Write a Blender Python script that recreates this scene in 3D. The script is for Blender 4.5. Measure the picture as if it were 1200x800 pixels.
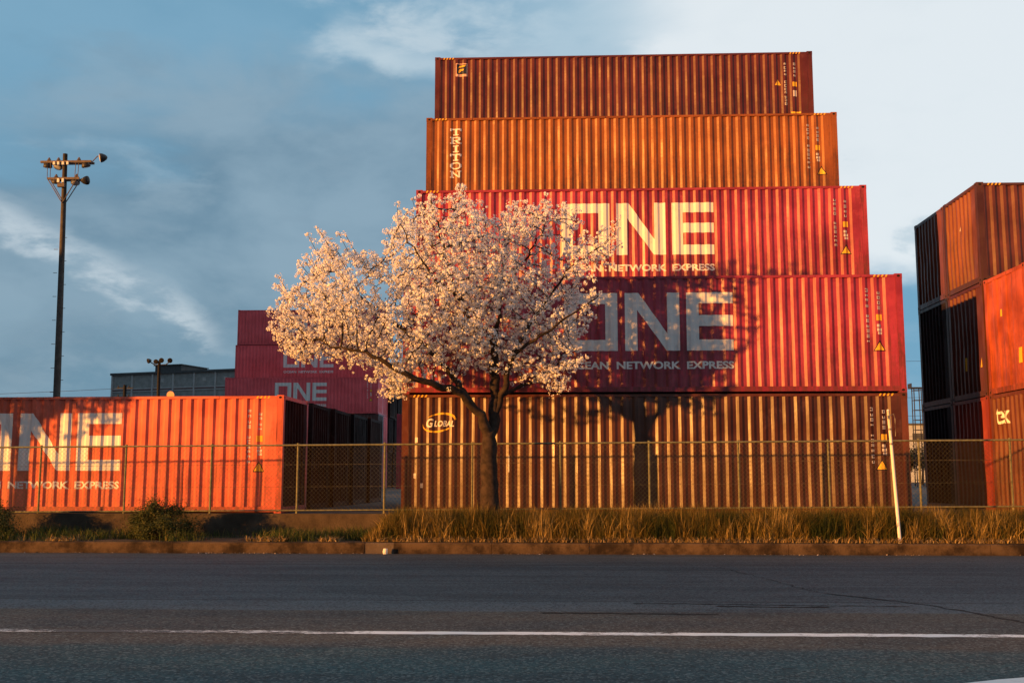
import bpy, bmesh, math, random
import numpy as np
from mathutils import Vector, noise, Matrix
R = math.radians
random.seed(7)
S = bpy.context.scene
for o in list(bpy.data.objects):
    bpy.data.objects.remove(o)
COL = S.collection

# ------------------------------------------------------------------ camera
cd = bpy.data.cameras.new('camera')
cam = bpy.data.objects.new('camera', cd); COL.objects.link(cam)
cam.location = (0, 0, 1.55)
cam.rotation_euler = (R(90) + .1249, 0, .0437)
cd.sensor_width = 36; cd.lens = 37.99; cd.clip_start = .1; cd.clip_end = 6000
S.camera = cam

# ------------------------------------------------------------------ exposure
S.view_settings.view_transform = 'Standard'
S.view_settings.look = 'None'
S.view_settings.gamma = 1
S.view_settings.use_curve_mapping = False
EXPO = .95
S.view_settings.exposure = EXPO
S.render.engine = 'CYCLES'

# ------------------------------------------------------------------ sun
AZ, EL = R(54), R(5.2)            # azimuth from the containers' normal towards the left, height above the horizon
to_sun = Vector((-math.sin(AZ) * math.cos(EL), -math.cos(AZ) * math.cos(EL), math.sin(EL)))
sd = bpy.data.lights.new('sun', 'SUN'); sd.energy = 5; sd.angle = R(1.0); sd.color = (1, .40, .075)
sun = bpy.data.objects.new('sun', sd); COL.objects.link(sun)
sun.rotation_euler = to_sun.to_track_quat('Z', 'Y').to_euler()
sun.location = to_sun * 60

# ------------------------------------------------------------------ node helpers
class V:
    """a float socket with arithmetic"""
    def __init__(s, nt, k): s.nt, s.k = nt, k
    def op(s, name, *a, clamp=False):
        n = s.nt.nodes.new('ShaderNodeMath'); n.operation = name; n.use_clamp = clamp
        for i, v in enumerate((s,) + a):
            if isinstance(v, V): s.nt.links.new(v.k, n.inputs[i])
            else: n.inputs[i].default_value = v
        return V(s.nt, n.outputs[0])
    def __add__(s, o): return s.op('ADD', o)
    def __sub__(s, o): return s.op('SUBTRACT', o)
    def __mul__(s, o): return s.op('MULTIPLY', o)
    def __truediv__(s, o): return s.op('DIVIDE', o)
    def clamp(s): return s.op('ADD', 0., clamp=True)
    def max(s, o): return s.op('MAXIMUM', o)
    def inv(s): return (s * -1.) + 1.
    def abs(s): return s.op('ABSOLUTE')
    def smooth(s, a, b, lo=0., hi=1.):
        n = s.nt.nodes.new('ShaderNodeMapRange'); n.interpolation_type = 'SMOOTHSTEP'
        s.nt.links.new(s.k, n.inputs[0])
        for i, v in zip((1, 2, 3, 4), (a, b, lo, hi)): n.inputs[i].default_value = v
        return V(s.nt, n.outputs[0])

def fbm(nt, vec, scale, detail=5, rough=.55, dist=0):
    n = nt.nodes.new('ShaderNodeTexNoise'); n.inputs['Scale'].default_value = scale
    n.inputs['Detail'].default_value = detail; n.inputs['Roughness'].default_value = rough
    n.inputs['Distortion'].default_value = dist
    if vec is not None: nt.links.new(vec, n.inputs['Vector'])
    return V(nt, n.outputs[0])

def mixc(nt, fac, a, b):
    n = nt.nodes.new('ShaderNodeMix'); n.data_type = 'RGBA'
    if isinstance(fac, V): nt.links.new(fac.k, n.inputs[0])
    else: n.inputs[0].default_value = fac
    for i, c in ((6, a), (7, b)):
        if isinstance(c, (tuple, list)): n.inputs[i].default_value = (*c[:3], 1)
        else: nt.links.new(c, n.inputs[i])
    return n.outputs[2]

def xyz(nt, vec):
    n = nt.nodes.new('ShaderNodeSeparateXYZ'); nt.links.new(vec, n.inputs[0])
    return [V(nt, n.outputs[i]) for i in range(3)]

def scaled(nt, vec, sc, loc=(0, 0, 0)):
    n = nt.nodes.new('ShaderNodeMapping'); n.inputs['Scale'].default_value = sc; n.inputs['Location'].default_value = loc
    nt.links.new(vec, n.inputs[0]); return n.outputs[0]

# ------------------------------------------------------------------ world: Nishita sky with evening cloud banks
W = bpy.data.worlds.new('World'); S.world = W; W.use_nodes = True
nt = W.node_tree; nt.nodes.clear()
tc = nt.nodes.new('ShaderNodeTexCoord')
sky = nt.nodes.new('ShaderNodeTexSky'); sky.sky_type = 'NISHITA'; sky.sun_disc = False
sky.sun_elevation = EL; sky.sun_rotation = math.atan2(to_sun.x, to_sun.y)
sky.air_density = 1; sky.dust_density = 1.5; sky.ozone_density = 2
d = tc.outputs['Generated']
x, y, z = xyz(nt, d)
inv = y.abs().max(.25)
U = x / inv; Vv = z / inv
STR = .1; K = 1 / (STR * 2 ** EXPO)
def lin(c): return tuple(((v / 255 / 12.92) if v < 10 else ((v / 255 + .055) / 1.055) ** 2.4) * K for v in c)
n1 = fbm(nt, scaled(nt, d, (3, 3, 6)), 1.6, 8, .55, .3) - .5
n2 = fbm(nt, scaled(nt, d, (2, 2, 4.2), (3, 7, 1)), 4, 7, .5, .25) - .5
n3 = fbm(nt, scaled(nt, d, (1, 1, 2.6), (9, 2, 4)), 16, 6, .6, .2) - .5
# grey cloud deck over blue
deck = mixc(nt, (n1 * 1.0 + n2 * .5).smooth(-.18, .18), lin((140, 168, 187)), lin((106, 140, 163)))
deck = mixc(nt, (Vv + n1 * .35 - U * .12).smooth(.34, .46) * .75, deck, lin((120, 170, 200)))
deck = mixc(nt, (Vv + n2 * .10).smooth(.18, .06) * .8, deck, lin((108, 147, 172)))
deck = mixc(nt, (n2 * 1.0 + n3 * .8 + n1 * .4).smooth(.02, .45) * .5, deck, lin((172, 195, 210)))
deck = mixc(nt, (n2 * 1.0 + n3 * .5 - n1 * .5).smooth(.04, .42) * .32, deck, lin((90, 122, 146)))
top = (Vv + n2 * .12).smooth(.33, .42) * (U + n1 * .2).smooth(-.30, -.16)
deck = mixc(nt, top * (n2 + n3 * .8 + .1).smooth(-.02, .34) * .75, deck, lin((205, 220, 229)))
# bright gap running down to the left horizon
dl = Vv - ((U + .518) * -.529 + .240) + n2 * .06 + n3 * .06
gap = dl.abs().smooth(.024, .004) * (U + n2 * .12).smooth(-.29, -.36) * (n3 + n2 * .7).smooth(-.20, .10, .12, 1.)
deck = mixc(nt, gap * .75, deck, lin((204, 217, 226)))
dl2 = Vv - ((U + .2) * -.45 + .425) + n2 * .10 + n3 * .03
gap2 = dl2.abs().smooth(.035, .0) * (U + n2 * .2).smooth(-.24, -.16) * (U + n2 * .1).smooth(-.06, -.12)
deck = mixc(nt, gap2 * .75, deck, lin((190, 210, 222)))
# the luminous overcast to the right, breaking to blue low down
lum = (U + n1 * .22 + n2 * .12 + Vv * .12).smooth(-.10, .17)
low = (Vv + n2 * .09 + n3 * .025).smooth(.165, .21)
right = mixc(nt, low, lin((112, 164, 196)), lin((231, 239, 244)))
patch = (n2 * .8 + n3 * .7 + (Vv - .21).abs() * -2.2).smooth(.02, .16)
right = mixc(nt, patch * .5, right, lin((165, 193, 210)))
right = mixc(nt, (n2 * .9 + n3 * .6 + n1 * .5).smooth(.0, .35) * .18, right, lin((204, 218, 227)))
gapblue = (Vv + n2 * .25 + n3 * .1).smooth(.385, .44) * (U + n1 * .2).smooth(.16, .02)
right = mixc(nt, gapblue * .7, right, lin((140, 182, 206)))
clouds = mixc(nt, lum, deck, right)
final = mixc(nt, .93, sky.outputs[0], clouds)
# unseen sky behind the camera, darkened to cut fill light on front faces
final = mixc(nt, (y + n1 * .3).smooth(.25, -.30) * .62, final, lin((74, 92, 112)))
bg = nt.nodes.new('ShaderNodeBackground'); bg.inputs[1].default_value = STR
nt.links.new(final, bg.inputs[0])
wo = nt.nodes.new('ShaderNodeOutputWorld'); nt.links.new(bg.outputs[0], wo.inputs[0])

# ------------------------------------------------------------------ materials
def new_mat(name):
    m = bpy.data.materials.new(name); m.use_nodes = True
    nt = m.node_tree; b = nt.nodes['Principled BSDF']
    t = nt.nodes.new('ShaderNodeTexCoord')
    return m, nt, b, t.outputs['Object']

def bump(nt, b, h, strength=.3, dist=.01):
    n = nt.nodes.new('ShaderNodeBump'); n.inputs['Strength'].default_value = strength; n.inputs['Distance'].default_value = dist
    nt.links.new(h.k, n.inputs['Height']); nt.links.new(n.outputs[0], b.inputs['Normal'])

def simple(name, col, rough=.6, var=.25, scale=6, metal=0, bmp=0):
    m, nt, b, co = new_mat(name)
    f = fbm(nt, co, scale, 6, .6)
    c = mixc(nt, f.smooth(.3, .7), [v * (1 - var) for v in col], [min(1, v * (1 + var)) for v in col])
    nt.links.new(c, b.inputs['Base Color']); b.inputs['Roughness'].default_value = rough; b.inputs['Metallic'].default_value = metal
    b.inputs['Specular IOR Level'].default_value = .3
    if bmp: bump(nt, b, f, bmp)
    return m

def paint(name, col, seed=0, rust=.35, fade=.3, rough=.32, spec=.40):
    """container paint: chalky fading, vertical dirt runs, rust specks"""
    m, nt, b, co = new_mat(name)
    off = (seed * 3.7, seed * 1.3, seed * 2.1)
    big = fbm(nt, scaled(nt, co, (.5, .5, .6), off), 1.3, 5, .6)
    run = fbm(nt, scaled(nt, co, (5, 5, .35), off), 2.2, 6, .65)
    spk = fbm(nt, scaled(nt, co, (3, 3, 2.2), off), 4.5, 8, .7)
    dent = fbm(nt, scaled(nt, co, (1.2, 1.2, 1.6), off), 2.2, 3, .5)
    light = [min(.9, v * 1.15 + .035 * fade) for v in col]
    dark = [v * (1 - fade) for v in col]
    c = mixc(nt, big.smooth(.3, .7), dark, light)
    c = mixc(nt, run.smooth(.5, .72) * (.45 + fade * .5), c, [v * .45 + .008 for v in col])
    pale = fbm(nt, scaled(nt, co, (1.1, 1.1, .8), (off[1], off[2], off[0])), 2.6, 6, .7)
    c = mixc(nt, pale.smooth(.54, .66) * (.35 + fade * .5), c, [min(.85, v * 1.1 + .03) for v in col])
    zz = xyz(nt, co)[2]
    c = mixc(nt, (run * .8 + spk * .5 - zz * .10).smooth(.46, .68) * (rust * 1.0), c, (.07, .03, .014))
    top_run = fbm(nt, scaled(nt, co, (9, 9, .16), off), 2.0, 4, .6)
    c = mixc(nt, top_run.smooth(.60, .70) * zz.smooth(.9, 2.6) * (rust * 1.2), c, (.085, .032, .012))
    scr = fbm(nt, scaled(nt, co, (.7, .7, 14), off), 2.4, 4, .6)
    c = mixc(nt, (scr * .75 + spk * .25).smooth(.66, .70) * .4, c, [min(.8, v * .8 + .10) for v in col])
    c = mixc(nt, (spk * .7 + run * .3).smooth(.60, .70) * rust, c, (.10, .035, .015))
    c = mixc(nt, (fbm(nt, scaled(nt, co, (4, 4, 9), off), 5, 4, .7)).smooth(.70, .76) * .5, c, [min(.8, v + .12) for v in light])
    nt.links.new(c, b.inputs['Base Color'])
    nt.links.new(run.smooth(.3, .7, rough, rough + .16).k, b.inputs['Roughness'])
    b.inputs['Specular IOR Level'].default_value = spec
    bump(nt, b, dent * .8 + spk * .06, .35, .02)
    return m

M = {}
def mat_letters(name, col, wear=.6):
    m, nt, b, co = new_mat(name)
    f = fbm(nt, scaled(nt, co, (3, 3, 1.2)), 3, 8, .7)
    c = mixc(nt, f.smooth(.52, .75) * wear, col, [v * .55 for v in col])
    nt.links.new(c, b.inputs['Base Color']); b.inputs['Roughness'].default_value = .6
    b.inputs['Specular IOR Level'].default_value = .25
    return m
M['white'] = mat_letters('white_lettering', (.76, .74, .72))
M['pale'] = mat_letters('pale_lettering', (.66, .60, .56))
M['yellow'] = mat_letters('yellow_sticker', (.80, .46, .04))
M['black'] = simple('black_sticker', (.015, .015, .015), .6)
M['navy'] = simple('navy_sticker', (.012, .02, .05), .6)
M['pink'] = simple('pink_sticker', (.75, .45, .36), .6)
M['dark'] = simple('dark_hole', (.008, .007, .007), .9)
M['casting'] = simple('casting_steel', (.055, .022, .014), .7, .4, 9)

# ------------------------------------------------------------------ mesh helper
class MB:
    def __init__(s): s.v, s.f, s.m = [], [], []
    def add(s, vs, fs, mi=0):
        k = len(s.v); s.v += [tuple(v) for v in vs]; s.f += [tuple(i + k for i in f) for f in fs]; s.m += [mi] * len(fs); return s
    def box(s, x0, x1, y0, y1, z0, z1, mi=0):
        return s.add([(x0, y0, z0), (x1, y0, z0), (x1, y1, z0), (x0, y1, z0), (x0, y0, z1), (x1, y0, z1), (x1, y1, z1), (x0, y1, z1)],
                     [(0, 3, 2, 1), (4, 5, 6, 7), (0, 1, 5, 4), (1, 2, 6, 5), (2, 3, 7, 6), (3, 0, 4, 7)], mi)
    def tube(s, pts, rad, n=8, mi=0, cap=True):
        pts = [Vector(p) for p in pts]
        if not isinstance(rad, (list, tuple)): rad = [rad] * len(pts)
        k = len(s.v); fs = []; ref = None
        for i, p in enumerate(pts):
            t = (pts[min(i + 1, len(pts) - 1)] - pts[max(i - 1, 0)]).normalized()
            if ref is None: ref = Vector((0, 0, 1)) if abs(t.z) < .9 else Vector((1, 0, 0))
            a = t.cross(ref).normalized(); b = t.cross(a).normalized(); ref = -b if False else ref
            for j in range(n):
                q = 2 * math.pi * j / n
                s.v.append(tuple(p + (a * math.cos(q) + b * math.sin(q)) * rad[i]))
        for i in range(len(pts) - 1):
            for j in range(n):
                j2 = (j + 1) % n
                fs.append((k + i * n + j, k + i * n + j2, k + (i + 1) * n + j2, k + (i + 1) * n + j))
        if cap: fs += [tuple(k + j for j in range(n)), tuple(k + (len(pts) - 1) * n + j for j in reversed(range(n)))]
        s.f += fs; s.m += [mi] * len(fs); return s
    def lathe(s, c, axis, prof, n=14, mi=0):
        """prof: (distance along axis, radius)"""
        c = Vector(c); ax = Vector(axis).normalized()
        a = ax.cross(Vector((0, 0, 1)) if abs(ax.z) < .9 else Vector((1, 0, 0))).normalized(); b = ax.cross(a)
        k = len(s.v); fs = []
        for h, r in prof:
            for j in range(n):
                q = 2 * math.pi * j / n
                s.v.append(tuple(c + ax * h + (a * math.cos(q) + b * math.sin(q)) * r))
        for i in range(len(prof) - 1):
            for j in range(n):
                j2 = (j + 1) % n
                fs.append((k + i * n + j, k + i * n + j2, k + (i + 1) * n + j2, k + (i + 1) * n + j))
        s.f += fs; s.m += [mi] * len(fs); return s
    def build(s, name, mats, parent=None, smooth=False):
        me = bpy.data.meshes.new(name); me.from_pydata(s.v, [], s.f)
        for m in (mats if isinstance(mats, (list, tuple)) else [mats]): me.materials.append(m)
        me.polygons.foreach_set('material_index', s.m)
        if smooth: me.polygons.foreach_set('use_smooth', [True] * len(s.f))
        me.update(); return link(name, me, parent)

def link(name, me, parent=None):
    o = bpy.data.objects.new(name, me); COL.objects.link(o); o.parent = parent; return o

def np_mesh(name, verts, faces, mat, parent=None, tint=None, smooth=False):
    """fast mesh from numpy arrays, all faces with the same corner count"""
    me = bpy.data.meshes.new(name); nv, nf, c = len(verts), len(faces), faces.shape[1]
    me.vertices.add(nv); me.vertices.foreach_set('co', np.ascontiguousarray(verts, np.float32).ravel())
    me.loops.add(nf * c); me.loops.foreach_set('vertex_index', np.ascontiguousarray(faces, np.int32).ravel())
    me.polygons.add(nf); me.polygons.foreach_set('loop_start', np.arange(0, nf * c, c, dtype=np.int32))
    if smooth: me.polygons.foreach_set('use_smooth', np.ones(nf, bool))
    if tint is not None:
        a = me.attributes.new('tint', 'FLOAT', 'POINT'); a.data.foreach_set('value', np.ascontiguousarray(tint, np.float32))
    me.update(calc_edges=True); me.materials.append(mat)
    return link(name, me, parent)

def tag(o, label=None, cat=None, group=None, kind=None):
    if label: o['label'] = label
    if cat: o['category'] = cat
    if group: o['group'] = group
    if kind: o['kind'] = kind
    return o
def thing(name, label, cat, loc=(0, 0, 0), group=None, rz=0):
    o = bpy.data.objects.new(name, None); COL.objects.link(o); o.location = loc; o.rotation_euler = (0, 0, rz); o.empty_display_size = .3
    return tag(o, label, cat, group)
def structure(o): o['kind'] = 'structure'; return o

# ================================================================== GROUND
YARD = .677; VERGE = .24; KERB_Y = 22.34
def asphalt():
    m, nt, b, co = new_mat('asphalt')
    X, Y, Z = xyz(nt, co)
    grain = fbm(nt, co, 55, 4, .75)
    vor = nt.nodes.new('ShaderNodeTexVoronoi'); vor.inputs['Scale'].default_value = 46; nt.links.new(co, vor.inputs['Vector'])
    cell = xyz(nt, vor.outputs['Color'])[0]
    big = fbm(nt, scaled(nt, co, (.25, .9, 1)), 1.2, 6, .6)
    streak = fbm(nt, scaled(nt, co, (.03, 2.2, 1)), 2.5, 5, .6)
    wav = (fbm(nt, scaled(nt, co, (.35, .35, 1)), 1.5, 4, .6) - .5)
    Yw = Y + wav * .25
    base = mixc(nt, streak.smooth(.3, .7), (.074, .082, .090), (.098, .106, .114))
    # separate lengthwise lanes of pavement: greyer strip, then a coarse brown strip; the near lane gets painted shade
    s1 = Yw.smooth(13.95, 13.85) 
    base = mixc(nt, s1 * .8, base, (.108, .120, .130))
    s2 = Yw.smooth(12.95, 12.85)
    base = mixc(nt, s2, base, (.098, .080, .064))
    near_shade = (Y + wav * .7).smooth(10.35, 10.0)
    base = mixc(nt, near_shade, base, (.036, .080, .086))  # teal tint is cast shade painted in, with a wavy shadow edge
    seam = ((Yw - 13.95).abs().smooth(.05, .01)).max((Y + wav * .1 - 19.6).abs().smooth(.09, .02) * .8).max((Y + wav * .14 - 16.2).abs().smooth(.06, .01) * .6)
    base = mixc(nt, seam * .7, base, (.018, .017, .017))
    base = mixc(nt, big.smooth(.45, .66) * .55, base, (.030, .033, .037))
    tyre = fbm(nt, scaled(nt, co, (.02, 1.0, 1), (3, 0, 0)), 1.1, 3, .5)
    base = mixc(nt, tyre.smooth(.48, .62) * .4, base, (.034, .044, .053))
    oil = fbm(nt, scaled(nt, co, (.55, 1.3, 1), (8, 2, 0)), 1.1, 6, .7)
    base = mixc(nt, oil.smooth(.62, .70) * .55, base, (.016, .017, .018))
    grit = (Y - 21.75).smooth(0., .5) * fbm(nt, scaled(nt, co, (1, 2.5, 1)), 5, 6, .7).smooth(.42, .6)
    base = mixc(nt, grit * .7, base, (.13, .095, .06))
    # aggregate stones, coarser in the near lane
    base = mixc(nt, cell.smooth(.72, .95) * (Y.smooth(14, 11) * .3 + .3), base, (.20, .21, .20))
    base = mixc(nt, cell.smooth(.42, .05) * .75, base, (.014, .014, .015))
    base = mixc(nt, grain.smooth(.5, .7) * .35, base, (.02, .02, .021))
    nt.links.new(base, b.inputs['Base Color']); b.inputs['Roughness'].default_value = .85
    b.inputs['Specular IOR Level'].default_value = .25
    bump(nt, b, grain * .7 + cell * .6, .4, .008)
    return m
M['asphalt'] = asphalt()
structure(MB().add([(-400, -7, 0), (400, -7, 0), (400, KERB_Y + .05, 0), (-400, KERB_Y + .05, 0)], [(0, 1, 2, 3)]).build('road', M['asphalt']))

def road_paint():
    m, nt, b, co = new_mat('road_paint')
    X, Y, Z = xyz(nt, co)
    w = fbm(nt, scaled(nt, co, (2.4, 8, 1)), 4, 8, .75)
    big = fbm(nt, scaled(nt, co, (.35, 1, 1)), 1.6, 3, .6)
    left = X.smooth(-1.6, -2.4)
    wear = (w + left * .10 + (big - .5) * .9).smooth(.53, .58)
    c = mixc(nt, wear, (.84, .81, .79), (.06, .055, .05))
    nt.links.new(c, b.inputs['Base Color']); b.inputs['Roughness'].default_value = .7
    bump(nt, b, w, .4, .01)
    return m
M['road_paint'] = road_paint()
def strip(name, path, wd, zt, mat, jit=.0):
    mb = MB(); n = len(path); vs = []
    for i, p in enumerate(path):
        p = Vector((*p, 0)); q0 = Vector((*path[max(i - 1, 0)], 0)); q1 = Vector((*path[min(i + 1, n - 1)], 0))
        t = (q1 - q0).normalized(); nn = Vector((-t.y, t.x, 0)); w = wd(i) if callable(wd) else wd
        a = p + nn * (w / 2 + random.uniform(-jit, jit)); c = p - nn * (w / 2 + random.uniform(-jit, jit))
        vs += [(a.x, a.y, zt), (c.x, c.y, zt)]
    mb.add(vs, [(2 * i, 2 * i + 1, 2 * i + 3, 2 * i + 2) for i in range(n - 1)])
    return structure(mb.build(name, mat))
strip('road_line', [(-60 + i * .12, 11.09 + .02 * math.sin(i * .05)) for i in range(1000)], .20, .004, M['road_paint'], .018)
strip('road_marking', [(2.95 + .1 * i, 8.34 + .55 * math.sin(min(1.57, i * .1))) for i in range(40)], .34, .004, M['white'], .008)
M['crack'] = simple('crack_tar', (.012, .011, .011), .9)
def crack(pts, w):
    path = []
    for (x0, y0), (x1, y1) in zip(pts, pts[1:]):
        k = max(2, int(math.hypot(x1 - x0, y1 - y0) / .09))
        for i in range(k):
            f = i / k; path.append((x0 + (x1 - x0) * f + random.uniform(-.04, .04), y0 + (y1 - y0) * f + random.uniform(-.03, .03)))
    strip('road_crack', path, lambda i: w * random.uniform(.25, 1.2), .004, M['crack'])
crack([(3.55, 15.0), (4.4, 13.9), (4.75, 13.0), (4.95, 12.2), (5.05, 11.3), (5.35, 10.3), (5.6, 9.4)], .07)
crack([(.9, 13.75), (2.0, 13.72), (3.2, 13.6), (4.3, 13.55)], .06)
crack([(1.9, 13.5), (2.7, 13.42), (3.3, 13.45)], .10)
crack([(-.2, 12.75), (1.2, 12.72), (1.9, 12.66)], .10)
crack([(2.7, 19.5), (3.1, 17.5), (3.5, 15.1)], .02)

def dirt(name, c1, c2, sc=3):
    m, nt, b, co = new_mat(name)
    f = fbm(nt, co, sc, 8, .65); g = fbm(nt, co, 40, 4, .7)
    c = mixc(nt, f.smooth(.35, .65), c1, c2); c = mixc(nt, g.smooth(.55, .75) * .5, c, [v * .4 for v in c1])
    nt.links.new(c, b.inputs['Base Color']); b.inputs['Roughness'].default_value = .95
    b.inputs['Specular IOR Level'].default_value = .15
    bump(nt, b, f * .6 + g * .5, .8, .04); return m
M['dirt'] = dirt('verge_soil', (.05, .036, .024), (.10, .072, .045))
M['yard'] = dirt('yard_asphalt', (.06, .064, .066), (.085, .09, .092), .8)
M['near'] = dirt('near_soil', (.05, .05, .03), (.08, .07, .04), .6)
structure(MB().add([(-1500, 24.7, YARD), (1500, 24.7, YARD), (1500, 3000, YARD), (-1500, 3000, YARD)], [(0, 1, 2, 3)]).build('yard_ground', M['yard']))
structure(MB().add([(-1500, -1500, -.03), (1500, -1500, -.03), (1500, 24.7, -.03), (-1500, 24.7, -.03)], [(0, 1, 2, 3)]).build('ground', M['near']))
mb = MB(); nx, ny = 260, 14        # uneven strip of soil between kerb and wall
for j in range(ny + 1):
    for i in range(nx + 1):
        px, py = -60 + 120 * i / nx, KERB_Y + .16 + (24.5 - KERB_Y - .16) * j / ny
        h = noise.noise(Vector((px * .7, py * 1.4, 0))) * .05 * min(1, j / 2) + (.03 * (j / ny))
        mb.v.append((px, py, VERGE - .02 + h))
for j in range(ny):
    for i in range(nx):
        a = j * (nx + 1) + i; mb.f.append((a, a + 1, a + nx + 2, a + nx + 1)); mb.m.append(0)
structure(mb.build('verge', M['dirt'], smooth=True))
M['kerb'] = dirt('kerb_concrete', (.024, .017, .012), (.115, .078, .048), 2.2)
M['kerb_new'] = dirt('kerb_concrete_pale', (.10, .075, .055), (.14, .11, .085), 2.5)
mb = MB(); xk = -40
while xk < 40:
    L = random.choice((2.0, 3.0, 4.0, 2.0))
    if abs(xk + L / 2 + 3.35) < .6: L = .6
    dz, dy = random.uniform(-.008, .008), random.uniform(-.008, .008)
    k = len(mb.v)
    y0 = KERB_Y + dy; z1 = VERGE - .015 + dz
    prof = [(y0 + .0, -.02), (y0 + .012, z1 - .03), (y0 + .035, z1), (y0 + .17, z1), (y0 + .17, -.02)]
    vs = [(xx, a, c) for xx in (xk + .004, xk + L - .004) for a, c in prof]
    mb.add(vs, [(i, i + 1, i + 6, i + 5)[::-1] for i in range(4)] + [(0, 1, 2, 3, 4), (9, 8, 7, 6, 5)], 1 if L == .6 else 0)
    xk += L
structure(mb.build('kerb', [M['kerb'], M['kerb_new']]))

# ================================================================== CONTAINERS
L40, WID, HC, STD = 12.192, 2.438, 2.896, 2.591
def profile(x0, x1, fo, sl, fi, dep, first=.02, rec=.012):
    """corrugation breakpoints along a panel: outer flat, slope, inner flat, slope"""
    xs, ys = [x0], [rec]; x = x0 + first
    while x + 2 * sl + fi + fo < x1:
        for a, yy in ((0, rec), (sl, rec + dep), (fi, rec + dep), (sl, rec)):
            x += a; xs.append(x); ys.append(yy)
        x += fo
    xs.append(x1); ys.append(rec)
    return xs, ys
PROF = profile(.165, L40 - .165, .074, .064, .076, .034)
PROF_SOFT = profile(.165, L40 - .165, .30, .09, .30, .022)
PROF_END = profile(.15, WID - .15, .085, .05, .085, .040)

def dent(u, z, seed):
    return (noise.noise(Vector((u * .45 + seed * 5.1, z * .9, seed * 2.3))) * .022 + noise.noise(Vector((u * 1.6 + seed, z * 1.9, 4.4 + seed))) * .013)
ROWS = 24; HEIGHT = {}
def corr_panel(prof, z0, z1, place, seed, rows=24, rev=False):
    xs, ys = prof; mb = MB(); n = len(xs)
    for r in range(rows + 1):
        z = z0 + (z1 - z0) * r / rows
        for u, d_ in zip(xs, ys): mb.v.append(place(u, d_ + dent(u, z, seed), z))
    for r in range(rows):
        for i in range(n - 1):
            a = r * n + i; f = (a, a + 1, a + n + 1, a + n)
            mb.f.append(f[::-1] if rev else f); mb.m.append(0)
    return mb

def poly_bm(polys):
    bm = bmesh.new()
    for p in polys:
        vs = [bm.verts.new((a, 0, c)) for a, c in p]; bm.faces.new(vs)
    return bm
def decal(name, bm, mat, root, prof, seed, off=.006, face='front'):
    """flat outline (x, z) pressed on to the corrugated side, so paint follows every fold"""
    bmesh.ops.triangulate(bm, faces=[f for f in bm.faces if len(f.verts) > 4])
    us = [v.co.x for v in bm.verts]
    if not us: bm.free(); return
    lo, hi = min(us), max(us)
    for b in prof[0]:
        if lo < b < hi:
            bmesh.ops.bisect_plane(bm, geom=bm.verts[:] + bm.edges[:] + bm.faces[:], plane_co=(b, 0, 0), plane_no=(1, 0, 0), dist=1e-5)
    z0, z1 = (.155, HEIGHT[root.name] - .085) if face == 'front' else (.15, HEIGHT[root.name] - .1)
    zs = [v.co.z for v in bm.verts]; lo, hi = min(zs), max(zs)
    for r_ in range(ROWS + 1):
        b = z0 + (z1 - z0) * r_ / ROWS
        if lo < b < hi:
            bmesh.ops.bisect_plane(bm, geom=bm.verts[:] + bm.edges[:] + bm.faces[:], plane_co=(0, 0, b), plane_no=(0, 0, 1), dist=1e-5)
    for v in bm.verts:
        u, zz = v.co.x, v.co.z
        dd = float(np.interp(u, prof[0], prof[1])) + dent(u, zz, seed) - off
        v.co = (u, dd, zz) if face == 'front' else (dd, WID - u, zz)
    bmesh.ops.recalc_face_normals(bm, faces=bm.faces)
    me = bpy.data.meshes.new(name); bm.to_mesh(me); bm.free(); me.materials.append(mat)
    return link(name, me, root)

def text_bm(txt, x0, x1, z0, z1, bold=.03, shear=0, spacing=1.0):
    c = bpy.data.curves.new('lettering', 'FONT'); c.body = txt; c.offset = bold; c.shear = shear; c.space_character = spacing; c.resolution_u = 3
    o = bpy.data.objects.new('lettering', c); COL.objects.link(o)
    dg = bpy.context.evaluated_depsgraph_get(); dg.update()
    me = bpy.data.meshes.new_from_object(o.evaluated_get(dg))
    bpy.data.objects.remove(o); bpy.data.curves.remove(c)
    bm = bmesh.new(); bm.from_mesh(me); bpy.data.meshes.remove(me)
    xs = [v.co.x for v in bm.verts]; ys = [v.co.y for v in bm.verts]
    a, b, e, f = min(xs), max(xs), min(ys), max(ys)
    for v in bm.verts: v.co = (x0 + (v.co.x - a) / (b - a) * (x1 - x0), 0, z0 + (v.co.y - e) / (f - e) * (z1 - z0))
    return bm
def rect(x0, x1, z0, z1): return [(x0, z0), (x1, z0), (x1, z1), (x0, z1)]
def one_letters(x, zt, h=1.43):
    zb = zt - h; s, b = .30, .27; P = []
    o0, o1 = x, x + 1.30
    P += [rect(o0, o1, zt - b, zt), rect(o0, o1, zb, zb + b), rect(o0, o0 + s, zb + b, zt - b), rect(o1 - s, o1, zb + b, zt - b)]
    n0, n1 = x + 1.48, x + 2.81
    P += [rect(n0, n0 + s, zb, zt), rect(n1 - s, n1, zb, zt),
          [(n0 + s, zt), (n0 + s, zt - .42), (n1 - s - .02, zb), (n1 - s, zb), (n1 - s, zb + .42), (n0 + s + .04, zt)]]
    e0, e1 = x + 2.98, x + 4.11
    P += [rect(e0, e0 + s, zb, zt), rect(e0 + s, e1, zt - b, zt), rect(e0 + s, e1, zb, zb + b), rect(e0 + s, e1, zb + h / 2 - b / 2 + .02, zb + h / 2 + b / 2 + .02)]
    return P
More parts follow.
